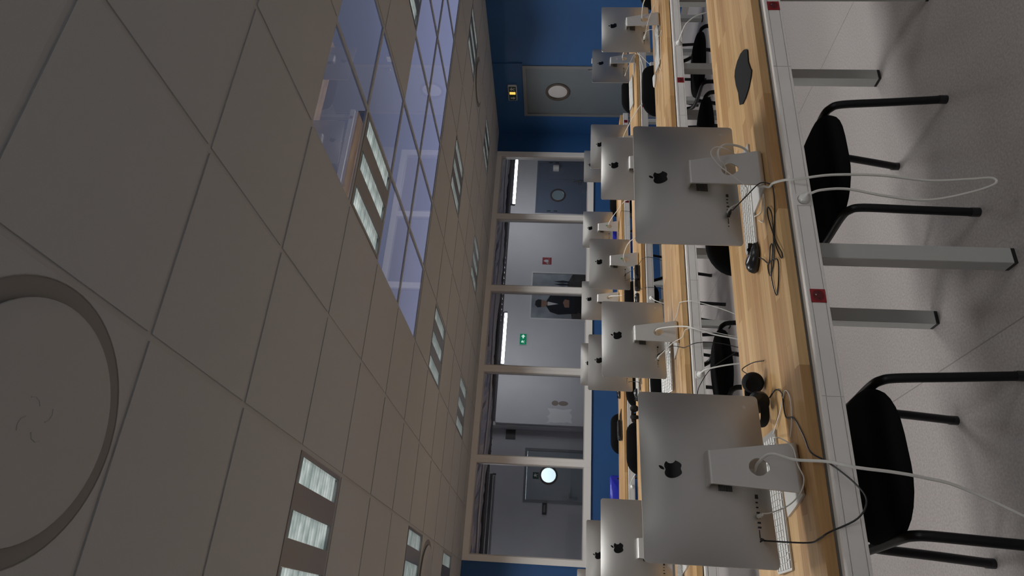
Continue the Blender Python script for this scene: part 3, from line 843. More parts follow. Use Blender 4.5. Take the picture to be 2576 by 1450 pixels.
def bez(p0, p1, p2, p3, n=6):
    return [tuple((1 - t) ** 3 * a + 3 * (1 - t) ** 2 * t * b + 3 * (1 - t) * t * t * c + t ** 3 * d for a, b, c, d in zip(p0, p1, p2, p3)) for t in [k / n for k in range(n)]]
def svg(start, segs):
    p = start; out = []; last = None
    for s in segs:
        if len(s) == 6: c1 = (p[0] + s[0], p[1] + s[1]); c2 = (p[0] + s[2], p[1] + s[3]); q = (p[0] + s[4], p[1] + s[5])
        else: c1 = (2 * p[0] - last[0], 2 * p[1] - last[1]) if last else p; c2 = (p[0] + s[0], p[1] + s[1]); q = (p[0] + s[2], p[1] + s[3])
        out += bez(p, c1, c2, q); last = c2; p = q
    return out
FRUIT = svg((12.152, 6.896), [(-.948, 0, -2.415, -1.078, -3.96, -1.04), (-2.04, .027, -3.91, 1.183, -4.961, 3.014), (-2.117, 3.675, -.546, 9.103, 1.519, 12.09), (1.013, 1.454, 2.208, 3.09, 3.792, 3.039), (1.52, -.065, 2.09, -.987, 3.935, -.987), (1.831, 0, 2.35, .987, 3.96, .948), (1.637, -.026, 2.676, -1.48, 3.676, -2.948), (1.156, -1.688, 1.636, -3.325, 1.662, -3.415), (-.039, -.013, -3.182, -1.221, -3.22, -4.857), (-.026, -3.04, 2.48, -4.494, 2.597, -4.559), (-1.429, -2.09, -3.623, -2.324, -4.39, -2.376), (-2, -.156, -3.675, 1.09, -4.61, 1.09)])
LEAF = svg((15.53, 3.83), [(.843, -1.012, 1.4, -2.427, 1.245, -3.83), (-1.207, .052, -2.662, .805, -3.532, 1.818), (-.78, .896, -1.454, 2.338, -1.273, 3.714), (1.338, .104, 2.715, -.688, 3.559, -1.701)])

def logo_bm():
    bm = bmesh.new(); k = .066 / 24
    for poly in (FRUIT, LEAF):
        prism(bm, [((x - 11.9) * k, (12 - y) * k) for x, y in poly], 0, .0014)
    xf(bm, Matrix.Translation((0, back_y(0, .40) - .0012, .366)) @ Matrix.Rotation(PI / 2 + math.radians(0), 4, 'X'))
    # lay the mark on the curved back
    for v in bm.verts:
        v.co.y = back_y(v.co.x, v.co.z) - (.0012 if v.co.y < back_y(0, .40) - .0015 else -.0004)
    return bm

def stand_bm():
    bm = bmesh.new(); T = .0065
    # straight neck with the cable hole, between (y,z) = (-.069,.250) and (-.104,.030)
    a = Vector((0, -.070, .250)); b = Vector((0, -.100, .026))
    ax = (a - b).normalized(); nn = Vector((0, -ax.z, ax.y)).normalized()      # towards the camera side
    if nn.y < 0: nn = -nn      # thickness grows inwards
    L = (a - b).length
    wt_, wb_ = .050, .073
    hc = L * .43; hr = .0265
    seg = 40
    def P(u, v, d): return b + ax * v + Vector((u, 0, 0)) + nn * d
    angs = [2 * PI * (k + .5) / 36 for k in range(36)] + [math.atan2(L - hc, wt_) % (2 * PI), math.atan2(L - hc, -wt_) % (2 * PI), math.atan2(-hc, wb_) % (2 * PI), math.atan2(-hc, -wb_) % (2 * PI)]
    angs.sort(); seg = len(angs)
    lay = []
    for d in (0, T):
        o_, i_ = [], []
        for k in range(seg):
            an = angs[k]; c, s = math.cos(an), math.sin(an)
            # intersect with trapezoid
            best = 9
            if s > 0: best = min(best, (L - hc) / s)
            if s < 0: best = min(best, -hc / s)
            g = (wt_ - wb_) / L
            for sg in (1, -1):
                den = sg * c - g * s
                if den > 1e-9: best = min(best, (wb_ + g * hc) / den)
            o_.append(bm.verts.new(P(c * best, hc + s * best, d))); i_.append(bm.verts.new(P(c * hr, hc + s * hr, d)))
        lay.append((o_, i_))
        for k in range(seg):
            j = (k + 1) % seg; bm.faces.new((o_[k], o_[j], i_[j], i_[k]))
    for q in (0, 1):
        for k in range(seg):
            j = (k + 1) % seg; bm.faces.new((lay[0][q][k], lay[0][q][j], lay[1][q][j], lay[1][q][k]))
    # strips: top bend to hinge, bottom bend to foot
    def strip(prof):
        rings = []
        for i, (y, z, hw_) in enumerate(prof):
            y0_, z0_ = prof[max(0, i - 1)][:2]; y1_, z1_ = prof[min(len(prof) - 1, i + 1)][:2]
            d = Vector((0, y1_ - y0_, z1_ - z0_)).normalized(); n_ = Vector((0, -d.z, d.y))
            c = Vector((0, y, z))
            rings.append([bm.verts.new(c + Vector((-hw_, 0, 0))), bm.verts.new(c + Vector((hw_, 0, 0))), bm.verts.new(c + Vector((hw_, 0, 0)) + n_ * T), bm.verts.new(c + Vector((-hw_, 0, 0)) + n_ * T)])
        for A_, B_ in zip(rings, rings[1:]):
            for k in range(4): bm.faces.new((A_[k], A_[(k + 1) % 4], B_[(k + 1) % 4], B_[k]))
        bm.faces.new(rings[0]); bm.faces.new(rings[-1])
    # top: centre curve from the neck's top going up, forward to the body
    ce = a + Vector((0, .014, 0)); top = [(a.y, a.z, wt_)]
    for k in range(1, 7):
        t_ = PI - (PI / 2) * k / 6; top.append((ce.y + .014 * math.cos(t_), ce.z + .014 * math.sin(t_), .050))
    top.append((-.018, ce.z + .014, .050))
    strip([(y, z, hw_) for y, z, hw_ in top][::-1])
    bot = [(b.y, b.z, wb_)]
    ce = b + Vector((0, .020, 0))
    for k in range(1, 8):
        t_ = PI + (PI / 2) * k / 7; bot.append((ce.y + .020 * math.cos(t_), ce.z + .020 * math.sin(t_), wb_ + .002 * k / 7))
    bot.append((.0, ce.z - .020, .088)); bot.append((.075, ce.z - .020, .096))
    strip([(y, z, hw_) for y, z, hw_ in bot])
    bmesh.ops.remove_doubles(bm, verts=bm.verts, dist=2e-4)
    zmin = min(v.co.z for v in bm.verts)
    for v in bm.verts: v.co.z -= zmin * (1 if v.co.z < .1 else 0)
    return bm

def make_mac():
    t = thing('desktop_computer', '', 'computer')
    bd = obj('body', body_bm(), M_ALU, t, smooth=True)
    obj('screen_glass', B(-.258, .258, .0105, .0125, ZC - .105, ZC + .186), M_SCREEN, bd)
    obj('logo', logo_bm(), M_LOGO, bd)
    st = obj('stand', stand_bm(), M_ALUST, t, smooth=True)
    obj('hinge_edge', B(-.0508, .0508, -.030, -.020, .2605, .2665), M_BLACKPL, st)
    # row of ports, low on the left seen from behind
    P_ = [(-.066, .012, .013), (-.083, .004, .008), (-.097, .004, .008), (-.112, .005, .013), (-.126, .005, .013), (-.140, .005, .013), (-.153, .005, .013)]
    for x, w_, h_ in P_:
        yb = back_y(x, .120); obj('port', B(x - w_ / 2, x + w_ / 2, yb - .0008, yb + .004, .120 - h_ / 2, .120 + h_ / 2), M_PORT, bd)
    for x0, x1, h_ in ((-.182, -.160, .0025),):
        ya = back_y(x0, .120); yb_ = back_y(x1, .12)
        obj('card_slot', B(x0, x1, min(ya, yb_) - .0004, max(ya, yb_) + .003, .120 - h_ / 2, .120 + h_ / 2), M_PORT, bd)
    yb = back_y(-.192, .120); obj('audio_jack', cyl(bmesh.new(), (-.192, yb - .0012, .120), (-.192, yb + .004, .120), .0022, 10), M_PORT, bd)
    bm = bmesh.new()
    for k in range(10):
        z = .190 + k * .0042; yb = back_y(0, z); box(bm, -.060, .045, yb - .0010, yb + .003, z, z + .0022)
    obj('vent_slots', bm, M_PORT, bd, kind='stuff')
    yb = back_y(.222, .118); bm = cyl(bmesh.new(), (.222, yb - .0007, .118), (.222, yb + .002, .118), .0055, 16); obj('power_button', bm, M_ALUST, bd)
    yb = back_y(0, .123)
    obj('power_inlet', cyl(bmesh.new(), (0.004, yb - .004, .123), (.004, yb + .002, .123), .012, 16), M_WHITEPL, bd)
    return t
MAC = [  # x, y, yaw, label
 (1.511, 2.116, -.004, 'large computer on the nearest desk with a black mouse and tangled cable beside it'),
 (.440, 2.118, .111, 'largest computer back on the nearest desk beside the black headphones'),
 (1.604, 3.879, .123, 'computer on second desk row between the two nearest computers, black and white cables plugged in'),
 (4.334, 3.986, .058, 'computer on second desk row towards the blue wall, white mouse beside it'),
 (2.956, 3.977, -.045, 'computer on second desk row partly hidden by the nearest middle computer, stand top showing'),
 (.392, 3.93, .05, 'computer on second desk row partly hidden by the computer beside the headphones'),
 (5.428, 5.494, .098, 'computer on third desk row in front of the grey door, small label on its stand'),
 (3.079, 5.636, -.033, 'computer on third desk row with green sticker, beside the black mouse and cases'),
 (4.471, 5.655, -.103, 'computer on third desk row near the blue wall corner, warm lit lower edge'),
 (2.090, 5.62, .06, 'computer on third desk row half hidden behind a second-row computer, below the green corridor sign'),
 (.500, 5.62, .03, 'computer on third desk row at the left end, mostly hidden'),
 (4.584, 7.489, -.048, 'computer on last desk row with green sticker, in front of the second window'),
 (3.595, 7.531, .026, 'computer on last desk row in front of the poster'),
 (2.755, 7.50, .03, 'computer on last desk row below the lit corridor tube, only its edge showing'),
 (5.590, 7.50, .02, 'computer on last desk row in front of the blue-grey double door'),
 (.270, 7.50, .0, 'computer on last desk row at the lower left corner of the windows')]
mproto = None; macs = []
for x, y, yaw, lab in MAC:
    if mproto is None: mproto = make_mac(); o = mproto
    else: o = copy_tree(mproto)
    o.location = (x, y, DZ + .0002); o.rotation_euler = (0, 0, yaw); o['label'] = lab; o['category'] = 'computer'; o['group'] = 'aluminium all-in-one computers'
    macs.append(o)
def mloc(i, x, y, z):
    X, Y, a, _ = MAC[i]; c, s = math.cos(a), math.sin(a)
    return (X + c * x - s * y, Y + s * x + c * y, DZ + z)
# small stickers on stands
def child_of(i, nm): return [c for c in macs[i].children if c.name.split('.')[0] == nm][0]
for i in (7, 11):
    o = obj('green_sticker', B(.000, .012, -.0975, -.0955, .150, .166), M_GREENTAPE, child_of(i, 'stand')); o['label'] = 'green sticker'
o = obj('stand_label', B(-.012, .012, -.0885, -.0865, .190, .203), M_WHITEPL, child_of(6, 'stand')); o['label'] = 'white label'

# ------------------------------------------------------------------ keyboards
def make_keyboard():
    t = thing('keyboard', '', 'keyboard')
    bm = bmesh.new(); prism(bm, rrect(.215, .057, .006, 4), 0, .006)
    for v in bm.verts:
        if v.co.z > .003: v.co.z += (v.co.y + .057) * .07
        elif v.co.y > 0: v.co.z += .004
    obj('base_plate', bm, M_ALU, t, smooth=True)
    bm = bmesh.new()
    def key(x0, x1, y0, y1):
        za = .006 + ((y0 + y1) / 2 + .057) * .07; box(bm, x0, x1, y0, y1, za - .0005, za + .0022)
    rows_ = [-.050, -.031, -.012, .007, .026, .045]
    for ri, y in enumerate(rows_):
        h = .016 if ri < 5 else .009
        if ri == 0:
            xs = [(-.208, -.186), (-.183, -.166), (-.163, -.142), (-.139, -.035), (-.032, -.011), (-.008, .010), (.013, .034), (.048, .064), (.067, .083), (.086, .102), (.116, .151), (.154, .170), (.173, .189)]
        else:
            xs = [(-.208 + k * .0187, -.208 + k * .0187 + .0162) for k in range(13)] + [(-.208 + 13 * .0187, .053)]
            xs += [(.060 + k * .0187, .060 + k * .0187 + .0162) for k in range(3)] + [(.122 + k * .0187, .122 + k * .0187 + .0162) for k in range(4)]
        for x0, x1 in xs: key(x0, x1, y, y + h)
    obj('keys', bm, M_WHITEPL, t, kind='stuff')
    return t
KB = [((1.515, 2.222, DZ), -.06, 0, 'white keyboard lying under the middle computer on the nearest desk'),
      ((.400, 2.262, DZ), .05, 0, 'white keyboard lying under the computer beside the headphones'),
      ((1.530, 4.055, DZ + .012), .02, .35, 'keyboard propped up behind a second-row computer, far from the camera side'),
      ((4.15, 4.00, DZ + .004), -.05, .06, 'keyboard tilted beside the white mouse on the second desk row'),
      ((5.20, 5.66, DZ + .006), .05, .15, 'thin white keyboard on third desk row in front of the grey door'),
      ((2.90, 5.78, DZ), .0, 0, 'keyboard on third desk row beneath the computer with green sticker'),
      ((2.05, 5.78, DZ), .05, 0, 'keyboard on third desk row under a heap of cables'),
      ((3.45, 7.60, DZ), .0, 0, 'keyboard on the last desk row in front of the poster'),
      ((.30, 4.06, DZ), .03, 0, 'keyboard on second desk row at the left picture edge')]
kp = make_keyboard()
for i, (p, rz, rx, lab) in enumerate(KB):
    o = kp if i == 0 else copy_tree(kp)
    o.location = (p[0], p[1], p[2] + .0003 + (.057 * math.sin(rx) if rx else 0)); o.rotation_euler = (rx, 0, rz + (PI if False else 0)); o['label'] = lab; o['category'] = 'keyboard'; o['group'] = 'white aluminium keyboards'

# ------------------------------------------------------------------ mice
def mouse_shape(L, W_, H, nose=.85):
    bm = bmesh.new(); rings = []
    n = 20
    for i, (s, z) in enumerate(((.80, 0), (.96, .10), (1, .25), (.97, .45), (.88, .68), (.70, .86), (.42, .97))):
        rings.append([bm.verts.new((W_ / 2 * s * math.sin(a) * (1 - .08 * math.cos(2 * a)), L / 2 * s * math.cos(a), H * z * (1 - .18 * math.cos(a)) if z else 0)) for a in [2 * PI * k / n for k in range(n)]])
    top = bm.verts.new((0, 0, H))
    for A_, B_ in zip(rings, rings[1:]):
        for k in range(n): bm.faces.new((A_[k], A_[(k + 1) % n], B_[(k + 1) % n], B_[k]))
    for k in range(n): bm.faces.new((rings[-1][k], rings[-1][(k + 1) % n], top))
    bm.faces.new(rings[0][::-1]); return bm
M_MOUSE = principled('black_mouse_plastic', (.014, .014, .016), .25)
def make_mouse():
    t = thing('computer_mouse', '', 'mouse')
    obj('mouse_body', mouse_shape(.115, .064, .038), M_MOUSE, t, smooth=True)
    bm = cyl(bmesh.new(), (-.004, .030, .0315), (.004, .030, .0315), .0075, 14); obj('scroll_wheel', bm, M_BLACKRB, t)
    obj('button_gap', B(-.0006, .0006, .012, .054, .020, .0355), M_PORT, t)
    return t
mo = make_mouse()
MO = [((1.245, 2.205), -2.0, 'black wired mouse on the nearest desk beside the middle computer'),
      ((2.70, 5.60), 1.3, 'black mouse at the end of the black cases on the third desk row'),
      ((2.39, 7.45), 1.7, 'black mouse on the last desk row, beside the dark mat'),
      ((1.86, 5.80), 1.2, 'glossy black mouse peeping over the computer beside the headphones'),
      ((5.17, 7.40), .4, 'dark mouse beside a last-row computer near the blue chair back')]
for i, (p, rz, lab) in enumerate(MO):
    o = mo if i == 0 else copy_tree(mo)
    o.location = (p[0], p[1], DZ + .0003); o.rotation_euler = (0, 0, rz); o['label'] = lab; o['category'] = 'mouse'; o['group'] = 'black mice'
t = thing('computer_mouse', 'white glossy mouse on the second desk row near the blue wall', 'mouse', (4.00, 4.215, DZ + .0003), .5)
bm = mouse_shape(.113, .058, .024); obj('mouse_body', bm, M_WHITEPL, t, smooth=True); obj('mouse_foot', B(-.02, .02, -.045, .045, -.0002, .001), M_ALU, t)

# ------------------------------------------------------------------ chairs
def padded(hw, hh, r, th, dome):
    bm = bmesh.new(); out = rrect(hw, hh, r, 7); n = len(out); rings = []
    for s, z in ((.93, 0), (.985, .12), (1, .35), (1, .6), (.97, .85), (.90, 1.0)):
        rings.append([bm.verts.new((x * s, y * s, z * th)) for x, y in out])
    for s in (.7, .4): rings.append([bm.verts.new((x * s, y * s, th + dome * (1 - s))) for x, y in out])
    c = bm.verts.new((0, 0, th + dome)); c0 = bm.verts.new((0, 0, 0))
    for A_, B_ in zip(rings, rings[1:]):
        for k in range(n): bm.faces.new((A_[k], A_[(k + 1) % n], B_[(k + 1) % n], B_[k]))
    for k in range(n):
        bm.faces.new((rings[-1][k], rings[-1][(k + 1) % n], c)); bm.faces.new((rings[0][(k + 1) % n], rings[0][k], c0))
    return bm
def make_chair(blue=False):
    """front of the chair faces local -y"""
    t = thing('office_chair', '', 'chair')
    up = M_BLUEPL if blue else M_FABRIC
    bm = padded(.238, .225, .19, .052, .010); xf(bm, Matrix.Translation((0, -.025, .414)) @ Matrix.Rotation(math.radians(-2), 4, 'X'))
    obj('seat', bm, up, t, smooth=True)
    bm = padded(.240 if not blue else .25, .172 if not blue else .14, .13 if not blue else .04, .035, .012)
    for v in bm.verts: v.co.z += -.9 * v.co.x ** 2
    xf(bm, Matrix.Translation((0, .335, .665)) @ Matrix.Rotation(math.radians(96), 4, 'X'))
    obj('backrest', bm, up, t, smooth=True)
    for s in (-1, 1):
        pts = [(s * .258, -.205, .012), (s * .248, -.196, .22), (s * .240, -.190, .385), (s * .238, -.170, .425), (s * .237, -.120, .437), (s * .236, .04, .430), (s * .235, .17, .430), (s * .230, .235, .45), (s * .218, .285, .53), (s * .208, .330, .66), (s * .20, .345, .72)]
        obj('leg', sweep(bmesh.new(), catmull(pts, 5), .0155, 12), M_TUBE, t, smooth=True)
        pts = [(s * .245, .205, .012), (s * .240, .150, .22), (s * .236, .105, .41), (s * .235, .08, .428)]
        obj('leg', sweep(bmesh.new(), catmull(pts, 5), .0155, 12), M_TUBE, t, smooth=True)
        for q in ((s * .258, -.205), (s * .245, .205)): obj('foot_tip', cyl(bmesh.new(), (q[0], q[1], 0), (q[0], q[1], .03), .0168, 12), M_BLACKPL, t)
    for y in (-.10, .10): obj('seat_bracket', sweep(bmesh.new(), [(-.237, y, .428), (-.1, y, .424), (.1, y, .424), (.237, y, .428)], .009, 8), M_TUBE, t)
    return t
CH = [((1.655, 2.305), .0, 'black padded chair tucked under the nearest desk behind the looped white cable'),
      ((.525, 2.300), .04, 'black padded chair under the nearest desk, crossed by the hanging headphone cable'),
      ((1.50, 4.12), .26, 'black chair turned at an angle under the second desk row, between the two nearest computers'),
      ((4.03, 4.09), -.22, 'black chair turned under the second desk row, its back behind the white mouse'),
      ((3.33, 4.05), .15, 'black tube chair seen under the second row trunking beside the red socket'),
      ((5.25, 4.03), .0, 'black chair back at the picture edge behind the second desk row'),
      ((5.53, 5.735), .0, 'black chair with rounded back in front of the grey door'),
      ((4.39, 5.735), .0, 'black chair on third row hidden behind the nearest middle computer, one leg showing'),
      ((1.465, 5.735), .0, 'black chair back on third row, wide oval next to a blue chair back'),
      ((2.09, 5.735), .10, 'black chair on third row below the dark mouse mat'),
      ((2.90, 5.735), .0, 'black chair on third row behind the computer with green sticker'),
      ((2.03, 7.45), .0, 'black chair on the last row against the blue wall under the windows'),
      ((5.22, 7.45), .0, 'black chair on the last row partly hidden behind two computers')]
cp = make_chair()
for i, (p, rz, lab) in enumerate(CH):
    o = cp if i == 0 else copy_tree(cp)
    o.location = (p[0], p[1], 0); o.rotation_euler = (0, 0, rz); o['label'] = lab; o['category'] = 'chair'; o['group'] = 'black tube-frame chairs'
cb = make_chair(True); cb['category'] = 'chair'; cb['group'] = 'blue chairs on the last row'
cb.location = (1.40, 7.93, 0); cb['label'] = 'shiny blue chair back between black chair and second-row computer'
c2 = copy_tree(cb); c2.location = (4.60, 7.60, 0); c2['label'] = 'blue chair behind the last-row computer with green sticker'

# ------------------------------------------------------------------ things on the nearest desk
# warped black mouse mat
OUT = [(1876, 124), (1880, 126), (1882, 155), (1887, 171), (1890.5, 177), (1889, 193), (1883.5, 221), (1875, 248), (1868, 262), (1861, 264), (1858.5, 248), (1857, 234), (1851.5, 215), (1848, 193), (1849, 177), (1854.5, 155), (1863, 135), (1871, 125.5)]
def ray_z(x, y, z):
    d = RM.transposed() @ Vector(((725 - y) / FPX, (x - 1288) / FPX, 1)); return CAM + d * ((z - CAM.z) / d.z)
cen = Vector((2.03, 2.10))
poly = [ray_z(x, y, DZ + .004).to_2d() for x, y in OUT]
bm = prism(bmesh.new(), [(p.x, p.y) for p in poly], DZ + .001, DZ + .005)
bmesh.ops.subdivide_edges(bm, edges=bm.edges, cuts=2, use_grid_fill=True)
mat = obj('mouse_mat', bm, M_BLACKRB); tag(mat, 'warped black mouse mat lying alone at the bare end of the nearest desk', 'mouse mat')

# headphones
hp = thing('headphones', 'black over-ear headphones lying on the nearest desk between the computers', 'headphones', (0, 0, 0))
def earcup(c, n, r=.037, th=.036):
    c = Vector(c); n = Vector(n).normalized()
    bm = revolve(bmesh.new(), [(0, 0), (r * .55, 0), (r * .9, .004), (r, .012), (r, .020), (r * .92, th * .85), (r * .72, th), (r * .45, th * .9), (0, th * .8)], 28)
    xf(bm, Matrix.Translation(c) @ n.to_track_quat('Z', 'Y').to_matrix().to_4x4()); return bm
obj('ear_cup', earcup((.805, 2.300, .787), (-.55, -.75, .1)), M_BLACKRB, hp, smooth=True)
obj('ear_cup', earcup((.700, 2.215, .787), (.35, .6, .25)), M_BLACKPL, hp, smooth=True)
arc = catmull([(.800, 2.318, .790), (.755, 2.325, .795), (.700, 2.312, .797), (.655, 2.285, .795), (.630, 2.245, .790), (.640, 2.205, .787), (.672, 2.192, .787), (.700, 2.200, .787)], 6)
obj('headband', sweep(bmesh.new(), arc, .0035, 10, ry=.015), M_BLACKRB, hp, smooth=True)
obj('cup_yoke', sweep(bmesh.new(), catmull([(.800, 2.330, .79), (.780, 2.335, .795), (.755, 2.330, .797)], 5), .007, 8, ry=.012), M_BLACKPL, hp, smooth=True)
obj('size_label', B(.715, .730, 2.222, 2.2235, .800, .812), M_WHITE, hp)
obj('cup_cord', sweep(bmesh.new(), catmull([(.83, 2.30, .80), (.87, 2.36, .80), (.885, 2.33, .77), (.86, 2.24, .758)], 8), .0018, 6), M_BLACKPL, hp, smooth=True)

def plug(i, x, z, mat, nm='cable_plug'):
    pass
def plug_at(p, d, mat, parent=None):
    d = Vector(d).normalized(); p = Vector(p)
    bm = bmesh.new(); cyl(bm, p, p + d * .02, .0062, 10); cyl(bm, p + d * .02, p + d * .034, .0055, 10, .0028)
    return bm

def joined_cable(name, pts, r, mat, label, ends=(), group='cables on and under the desks', n=8, cat='cable'):
    t = thing(name, label, cat, (0, 0, 0), group=group)
    obj('cord', sweep(bmesh.new(), catmull(pts, n), r, 8), mat, t, smooth=True)
    for p, d in ends: obj('plug', plug_at(p, d, mat), mat, t, smooth=True)
    return t
joined_cable('headphone_cable', [(.715, 2.20, .765), (.73, 2.16, .756), (.70, 2.11, .7545), (.625, 2.10, .7545), (.60, 2.03, .7545), (.53, 1.97, .7545), (.475, 1.932, .754), (.440, 1.893, .725), (.385, 1.870, .675), (.340, 1.862, .655), (.295, 1.872, .68), (.262, 1.912, .742), (.250, 1.950, .7545), (.245, 2.01, .765), (.2515, 2.075, .842), (.256, 2.102, .869)], .0024, M_BLACKPL, 'black headphone cable hanging in a loop over the edge of the nearest desk', ends=[((.2575, 2.112, .8695), (-.1, -1, -.15))], n=6)
def wall_plug(parent, x, y, z, d=(0.1, -1, -.1)):
    """round white mains plug pushed into a white socket"""
    bm = revolve(bmesh.new(), [(.0180, -.002), (.0180, .009), (.0172, .014), (.0135, .021), (.0065, .027), (.0045, .034), (0, .0345)], 24)
    xf(bm, Matrix.Translation((x, y, z)) @ Vector(d).normalized().to_track_quat('Z', 'Y').to_matrix().to_4x4())
    obj('mains_plug', bm, M_WHITEPL, parent, smooth=True)

TY = {r: ROWY[r] - .0435 for r in ROWY}
SZ = DZ - .068
# A: white mains cable looped nearly to the floor
t = joined_cable('power_cable', [mloc(0, .004, -.034, .125), mloc(0, .012, -.08, .135), mloc(0, .030, -.118, .165), mloc(0, .062, -.125, .160), mloc(0, .100, -.10, .12), mloc(0, .100, -.07, .05), mloc(0, .03, -.055, .022), mloc(0, -.050, -.062, .02), mloc(0, -.085, -.105, .012), (1.405, 1.985, .7545), (1.385, 1.933, .7575), (1.372, 1.896, .730), (1.364, 1.880, .700), (1.364, 1.853, .60), (1.364, 1.85, .45), (1.347, 1.85, .30), (1.356, 1.85, .17), (1.362, 1.85, .105), (1.340, 1.85, .10), (1.304, 1.85, .185), (1.272, 1.85, .32), (1.285, 1.85, .45), (1.308, 1.85, .56), (1.302, 1.85, .64), (1.296, 1.862, .672)], .0042, M_CABLEW, 'thick white power cable hanging in a long loop almost to the floor')
wall_plug(t, 1.296, TY[1], SZ - .001)
# thin white cable looping over the stand of A to the ports
joined_cable('keyboard_cable', [(1.62, 2.19, .765), (1.60, 2.10, .80), mloc(0, .055, -.125, .13), mloc(0, .060, -.135, .175), mloc(0, .030, -.135, .195), mloc(0, -.01, -.12, .165), mloc(0, -.055, -.11, .11), mloc(0, -.095, -.10, .07), mloc(0, -.120, -.06, .085), mloc(0, -.140, -.052, .118)], .0018, M_CABLEW, 'thin white keyboard cable looped over the middle stand on the nearest desk', ends=[(mloc(0, -.140, -.016, .120), (0, -1, -.05))])
joined_cable('keyboard_cable', [(1.40, 2.17, .757), (1.38, 2.10, .754), (1.42, 2.05, .756), (1.375, 2.06, .754), (1.33, 2.09, .754), (1.36, 2.13, .756)], .0018, M_CABLEW, 'thin white cable curl on the wood left of the middle stand')
# black mouse cable in a tangle
joined_cable('mouse_cable', [mloc(0, -.153, -.05, .115), mloc(0, -.12, -.09, .075), mloc(0, -.09, -.13, .035), (1.40, 1.965, .756), (1.355, 1.945, .757), (1.30, 1.962, .7545), (1.20, 2.00, .754), (1.115, 1.965, .754), (1.12, 1.945, .756), (1.19, 1.985, .757), (1.315, 2.035, .754), (1.345, 2.02, .756), (1.28, 1.985, .758), (1.15, 2.03, .754), (1.11, 2.085, .754), (1.16, 2.09, .754), (1.12, 1.99, .757), (1.06, 2.01, .754), (1.02, 2.05, .754), (1.10, 2.07, .756), (1.185, 2.02, .757), (1.20, 2.04, .757), (1.155, 2.075, .756), (1.195, 2.125, .757), (1.22, 2.155, .762)], .0022, M_BLACKPL, 'tangled black mouse cable on the nearest desk by the black mouse', ends=[(mloc(0, -.153, -.016, .120), (.1, -1, -.05))], n=6)
# B: mains cable over the desk edge
joined_cable('power_cable', [mloc(1, .004, -.034, .120), mloc(1, .012, -.095, .122), mloc(1, .018, -.15, .10), (.452, 1.93, .80), (.435, 1.86, .742), (.412, 1.81, .690), (.402, 1.80, .60), (.392, 1.80, .53), (.374, 1.80, .45), (.31, 1.80, .31), (.22, 1.80, .15), (.12, 1.79, .012), (0.0, 1.80, .006), (-.1, 1.86, .006)], .0042, M_CABLEW, 'white power cable crossing the chair seat at the lower corner of the picture')
joined_cable('keyboard_cable', [(.585, 2.205, .768), mloc(1, .085, -.10, .05), mloc(1, .050, -.128, .03), mloc(1, .0, -.130, .025), mloc(1, -.040, -.125, .012), mloc(1, -.075, -.10, .02), mloc(1, -.100, -.06, .045), mloc(1, -.118, -.045, .09), mloc(1, -.124, -.048, .118)], .0019, M_CABLEW, 'thin white cable crossing the stand of the computer beside the headphones', ends=[(mloc(1, -.124, -.018, .120), (0, -1, -.05))])
joined_cable('keyboard_cable', [(.60, 2.22, .760), (.655, 2.14, .7545), (.70, 2.08, .7545), (.665, 2.04, .7545), (.60, 2.05, .7545), (.555, 2.08, .7545)], .0018, M_CABLEW, 'thin white cable loop on the wood between headphones and stand')
# C
t = joined_cable('power_cable', [mloc(2, .004, -.034, .123), mloc(2, .01, -.10, .13), (1.62, 3.72, .80), (1.585, 3.63, .745), (1.555, 3.585, .70), (1.52, 3.575, .60), (1.50, 3.57, .50), (1.48, 3.57, .40)], .0042, M_CABLEW, 'white power cable falling from the second-row computer between the nearest computers')
joined_cable('mouse_cable', [mloc(2, -.127, -.05, .115), mloc(2, -.115, -.12, .06), (1.48, 3.69, .757), (1.46, 3.64, .748), (1.47, 3.59, .69), (1.47, 3.58, .58), (1.44, 3.57, .45)], .0022, M_BLACKPL, 'black cable from the second-row computer ports down behind the nearest desk', ends=[(mloc(2, -.126, -.014, .12), (.2, -1, -.1))])
joined_cable('keyboard_cable', [mloc(2, -.140, -.05, .115), mloc(2, -.11, -.15, .055), (1.53, 3.66, .758), (1.56, 3.61, .74), (1.55, 3.585, .66), (1.52, 3.58, .52), (1.5, 3.57, .42)], .0022, M_CABLEW, 'thin white cable from the second-row computer ports down over the trunking', ends=[(mloc(2, -.140, -.014, .12), (.2, -1, -.1))])
joined_cable('network_cable', [(1.68, 3.82, .775), (1.73, 3.77, .757), (1.76, 3.70, .756), (1.745, 3.642, .757), (1.735, 3.60, .715), (1.725, 3.59, .68), (1.70, 3.58, .60), (1.66, 3.57, .50), (1.60, 3.57, .38), (1.52, 3.58, .25)], .0025, M_CABLEW, 'thin white cable looping over the second row desk edge beside the stand')
t = joined_cable('power_cable', [(1.290, TY[2] - .033, SZ), (1.296, TY[2] - .07, .66), (1.31, TY[2] - .10, .58), (1.325, TY[2] - .11, .48), (1.34, TY[2] - .11, .35)], .0042, M_CABLEW, 'white plug and cable in the second row trunking next to the chair')
wall_plug(t, 1.290, TY[2], SZ - .001)
joined_cable('charging_cable', [(1.10, 3.64, .752), (1.16, 3.60, .71), (1.22, 3.585, .69), (1.32, 3.58, .62), (1.42, 3.575, .48)], .0022, M_BLACKPL, 'black cable hanging across the trunking above the angled chair')
